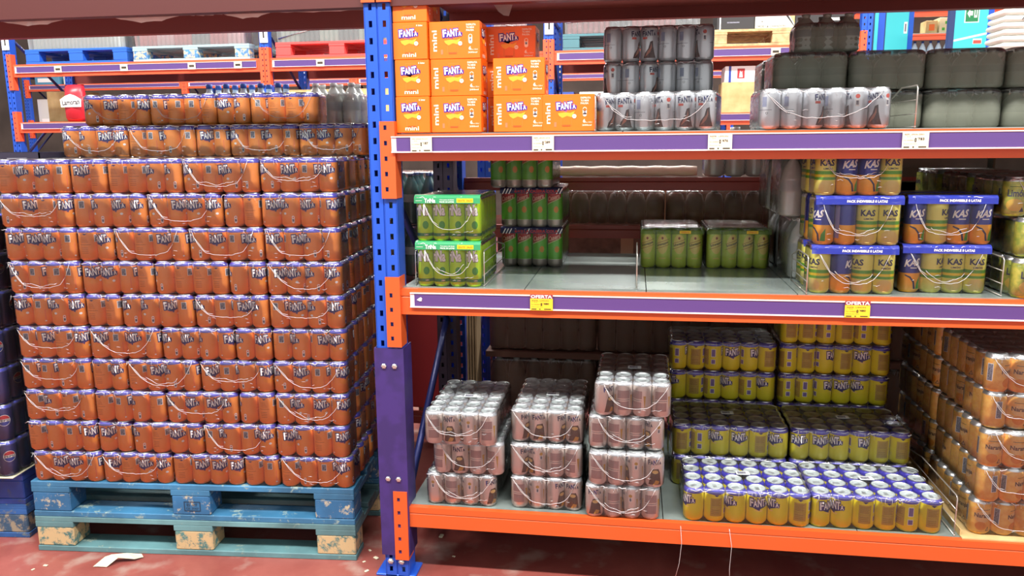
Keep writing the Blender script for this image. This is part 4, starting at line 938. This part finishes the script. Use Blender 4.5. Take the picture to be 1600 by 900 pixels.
# lower level goods, distant rack
def bag(label,x,z,m,txt):
    t=thing('snack_bag',label,'bag',(x,YB+.06,z)); mb=MB(); R_=[]
    for q,(zz,w,dd) in enumerate(((0,.20,.07),(.03,.23,.11),(.15,.235,.12),(.26,.22,.09),(.34,.20,.02))):
        R_.append([(-w/2,0,zz),(-w/3,-dd/2,zz),(0,-dd*.6,zz),(w/3,-dd/2,zz),(w/2,0,zz),(w/3,dd/2,zz),(0,dd*.6,zz),(-w/3,dd/2,zz)])
    mb.rings(R_,m,True,True); mb.build('body',t); m3=MB(); flat(m3,poly([(-.105,.13),(.105,.13),(.11,.20),(.05,.235),(0,.25),(-.05,.235),(-.11,.20)],WHITE,1)+text(txt,0,.175,.18,.05,BLACK,3,off=.02,rot=.05),-.074); m3.build('print',t)
RB=mat('red_bag',(200,40,54),.35); bag('red bag with white wavy label on the distant lower shelf',-3.13,1.705,RB,'Lamoran')
simple_box('carton','white and red carton with flame symbol in the distant right bay','carton',2.88,YB+.05,1.95,.26,.3,.13,WHITE,art=rect(.10,.16,.03,.11,REDS,1)+poly([(.115,.04),(.145,.04),(.138,.09),(.13,.075),(.122,.095)],WHITE,2)+rect(.03,.05,0,.13,PBL,1)+rect(.245,.26,0,.13,REDS,1))
simple_box('carton','brown carton under the white and red one in the distant right bay','carton',2.86,YB+.05,1.70,.30,.3,.25,CARD)
for i in range(2):
    o=put(bottle_mesh('wine_bottle',mat('dark_wine_glass',(28,18,22),.15,spec=.8),mat('wine_label',(60,30,34),.5),mat('wine_capsule',(36,20,30),.4),.038,.31),'wine_bottle',None,(3.22+.09*i,YB+.12,1.702)); tag(o,f'dark wine bottle in the distant right bay, {ORD[i]} from the flame carton','bottle','dark wine bottles')
simple_box('carton','white carton with yellow print beside dark bottles, distant right bay','carton',3.42,YB+.05,1.70,.24,.3,.15,WHITE,art=ell(.12,.05,.04,.03,YBX,1)+text('Oro',.12,.10,.08,.03,REDS,2))
for i in range(4): simple_box('carton',f'brown carton on the distant lower shelf, middle bay, {ORD[i]} from left','carton',-1.0+.55*i,YB+.1,1.702,.44,.4,.26,CARD,group='brown cartons on the distant lower shelf')
simple_box('carton','brown carton on the distant lower shelf near the left upright','carton',-3.62,YB+.3,1.702,.36,.3,.30,CARD)
# ================================================================== FARTHEST RACK
YF=9.2; FX=[-7.4,-4.7,-2.0,.7,3.4]
for i,x in enumerate(FX): rack_frame(x,YF,f'farthest blue rack upright, {ORD[i]} from the left',.9)
for i in range(4):
    a,b=FX[i]+.0845,FX[i+1]
    for z,w in ((2.32,'upper'),(1.70,'lower')):
        beam(a,b,z,z+.10,YF,ORF,f'{w} orange beam of the farthest rack, {ORD[i]} bay',((z-.1,z+.18),(z-.1,z+.18)),name='far_rack_beam'); rail(a+.03,b-.04,z+.03,z+.085,YF-.004,f'{w} purple rail of the farthest rack, {ORD[i]} bay',.02)
        mb=MB(); mb.box(a,b,YF+.03,YF+.85,z+.09,z+.10,mat('dull_deck',(120,100,96),.6)); tag(mb.build('far_shelf_panel'),f'{w} deck panel of the farthest rack, {ORD[i]} bay','shelf panel')
    cc=[mat('far_teal_goods',(90,150,180),.5),mat('far_white_goods',(220,220,214),.5),mat('far_red_goods',(214,80,60),.5),CARD,mat('far_blue_goods',(60,90,170),.5)]
    for q in range(5):
        h=random.uniform(.14,.34)
        simple_box('carton',f'small distant carton on the farthest upper shelf, {ORD[i]} bay, {ORD[q]} from left','carton',a+.06+.5*q,YF+.1,2.425,.42,.5,h,cc[(q+i)%5],art=rect(.05,.3,.04,.1,WHITE),group='cartons on the farthest upper shelf')
        simple_box('carton',f'small distant carton on the farthest lower shelf, {ORD[i]} bay, {ORD[q]} from left','carton',a+.06+.5*q,YF+.1,1.803,.42,.5,random.uniform(.25,.42),cc[(q*2+i+1)%5],art=rect(.05,.3,.04,.1,WHITE),group='cartons on the farthest lower shelf')
# ================================================================== TURQUOISE PANELS, right
TQ=mat('turquoise_panel',(70,216,222),.5); 
def panel(label,x,y,z0,z1,w,rz,sign=None):
    t=thing('end_panel',label,'rack end panel',(x,y,0),rz); MB().box(0,w,0,.02,z0,z1,TQ,.002).build('board',t)
    MB().box(w,w+.05,.0,.06,0,z1,BLUE).build('edge_post',t); MB().box(-.05,0,.0,.06,0,z1,mat('dark_edge',(40,60,110),.5)).build('edge_post',t)
    if sign:
        m3=MB(); flat(m3,sign(w),0.,eps=.002); m3.build('sign_print',t)
    return t
panel('narrow turquoise rack end panel beside the distant blue upright',4.08,4.80,0,2.9,.03,0)
panel('turquoise rack end panel with small white label',4.78,7.0,0,3.1,.23,0,lambda w:rect(w*.80,w*.95,2.58,2.70,WHITE)+rect(w*.84,w*.90,2.60,2.68,GREY,2))
EXG=mat('exit_green',(30,130,76),.5); LWS=mat('pale_stripe',(214,240,240),.5)
panel('turquoise rack end panel with green exit arrow sign and pale stripe',5.12,6.0,0,3.0,.29,0,lambda w:rect(.08,.21,2.545,2.78,LWS)+rect(.09,.20,2.555,2.77,EXG,2)+poly([(.10,.0+2.63),(.125,2.67),(.125,2.65),(.15,2.65),(.15,2.61),(.125,2.61),(.125,2.59)],WHITE,3)+rect(.162,.19,2.59,2.73,WHITE,3)+ell(.176,2.69,.008,.01,EXG,4)+rect(.171,.181,2.61,2.68,EXG,4)+poly([(.0,2.375),(.0,2.395),(w,2.455),(w,2.435)],LWS,1)+rect(.17,.25,2.35,2.40,LWS,1)+rect(.175,.245,2.355,2.385,REDI,2))
t=beam(4.61,6.3,2.83,2.90,7.6,ORF,'orange beam above distant goods between the turquoise panels',name='far_rack_beam'); beam(4.61,6.3,2.575,2.640,7.6,ORF,'thin orange beam below distant goods between the turquoise panels',name='far_rack_beam')
mb=MB(); mb.box(4.62,6.28,7.62,8.3,2.641,2.651,STEEL); tag(mb.build('far_shelf_panel'),'steel panel between the turquoise panels','shelf panel')
simple_box('carton','tan carton with orange print between the turquoise panels','carton',5.40,7.66,2.652,.12,.2,.14,CARD,art=rect(.03,.09,.03,.10,ORI)); simple_box('carton','green-marked cream carton between the turquoise panels','carton',5.54,7.66,2.652,.13,.2,.17,mat('cream_carton',(214,204,160),.6),art=rect(.03,.06,.03,.06,LGRN)+rect(.06,.09,.1,.13,LGRN))
simple_box('carton','brown carton beside the first turquoise panel','carton',4.62,8.0,2.652,.14,.2,.16,CARD); simple_box('carton','cream carton beside the first turquoise panel','carton',5.10,8.0,2.652,.18,.2,.10,mat('cream_carton',(214,204,160),.6))
for i in range(6):
    o=put(B_WAT,'water_bottle',None,(5.22+.085*i,7.70,2.30-.0)); o.scale=(1,1,.9); tag(o,f'pale water bottle between the turquoise panels, {ORD[i]} from left','bottle','water bottles between the panels')
mb=MB(); mb.box(5.15,5.8,7.62,8.2,2.285,2.298,STEEL); tag(mb.build('far_shelf_panel'),'steel panel under the pale water bottles','shelf panel')
rack_frame(6.30,7.6,'far blue upright carrying the shelf between the turquoise panels',.8); rack_frame(4.52,7.6,'far blue upright behind the first turquoise panel',.8)
SACK=mat('white_sack',(232,230,220),.6,bump=.5,bscale=12)
pallet('natural wood pallet carrying the white sacks at the right edge',(5.20,5.26,1.93),0,WD,WD,W_=1.0,D_=.5,H=.13)
mb=MB(); mb.rbox(5.20,6.20,5.26,5.80,.001,1.928,BCW,.01); mb.box(5.65,5.72,5.259,5.80,.001,1.928,mat('packing_tape',(160,128,96),.4)); tag(mb.build('large_carton'),'tall brown carton stack carrying the pallet of white sacks','carton')
for k in range(9):
    t=thing('sack',f'white flour sack in the pile at the right edge, {ORD[k]} from the pile bottom','sack',(5.25+.01*(k%2),5.28,2.062+.056*k),0,'white sacks at the right edge')
    mb=MB(); R_=[]
    for zz,i in ((0,.03),(.012,.006),(.028,0),(.044,.006),(.056,.03)):
        R_.append([(i,i,zz),(.35,i-.004,zz),(.7-i,i,zz),(.7-i,.34-i,zz),(.35,.34-i,zz),(i,.34-i,zz)])
    mb.rings(R_,SACK,True,True); mb.build('body',t)
    if k==7: m3=MB(); flat(m3,text('ATRIA',.22,.03,.16,.035,BLACK,2),-.006); m3.build('print',t)

# torn film under the overhead beams
TF=film_mat('torn_film',.85,(255,240,232),gloss=2.,bump=.8)
def torn(label,x0,x1,y,z,drop,n=10):
    mb=MB(); a=[(x0+(x1-x0)*i/n,y,z) for i in range(n+1)]; b=[(x0+(x1-x0)*i/n,y+.006*math.sin(i*2.1),z-.003-drop*max(0,math.sin(PI*i/n))*(.9+.1*math.sin(i*1.9))) for i in range(n+1)]
    mb.rings([a,b],TF,False,True,closed=False); tag(mb.build('film_scrap'),label,'film scrap')
torn('drooping torn film under the overhead beam at the far left',.05,.29,.05,1.886,.018)
torn('drooping torn film under the overhead beam, second from the left',.46,.70,.05,1.886,.020)
torn('bright straight film strip under the overhead beam',.73,.84,.05,1.884,.002)
torn('drooping torn film under the overhead beam just past the bright strip',.84,1.01,.05,1.886,.018)
torn('long bright film strip under the overhead beam next to the blue upright',1.03,1.32,.05,1.884,.003)
torn('film scrap hanging above the gap in the orange cartons',1.66,1.76,.30,1.975,.10,6)
torn('small film scrap dangling above the silver cans',1.98,2.04,.30,1.975,.05,6)
# ================================================================== FLOOR LITTER
PAP=mat('torn_cream_paper',(216,208,180),.7); mb=MB()
mb.rings([[(0,0,.002),(.02,.0,.004),(.05,.005,.002)],[(.02,.04,.020),(.045,.045,.028),(.075,.035,.022)],[(.07,.06,.018),(.09,.065,.026),(.125,.055,.010)],[(.125,.085,.002),(.13,.09,.012),(.14,.085,.003)]],PAP,True,False)
tag(mb.build('paper_scrap',None,(.275,-.085,.0005)),'crumpled cream paper scrap lying on the floor before the pallets','paper scrap')
for i,(x,y,s) in enumerate(((.10,-.10,.008),(.075,-.13,.006),(1.255,.11,.010),(1.22,.08,.006),(1.28,.19,.007),(1.30,.26,.006),(1.45,.30,.012),(1.53,.16,.006),(1.25,.02,.008),(1.215,.16,.007))):
    mb=MB(); mb.rbox(-s,s,-s*.6,s*.6,.0003,s*.5,PAP,s*.15); o=mb.build('floor_crumb',None,(x,y,0),i*1.3); tag(o,'small pale crumb of litter on the red floor near the racks','litter','crumbs of litter on the floor')
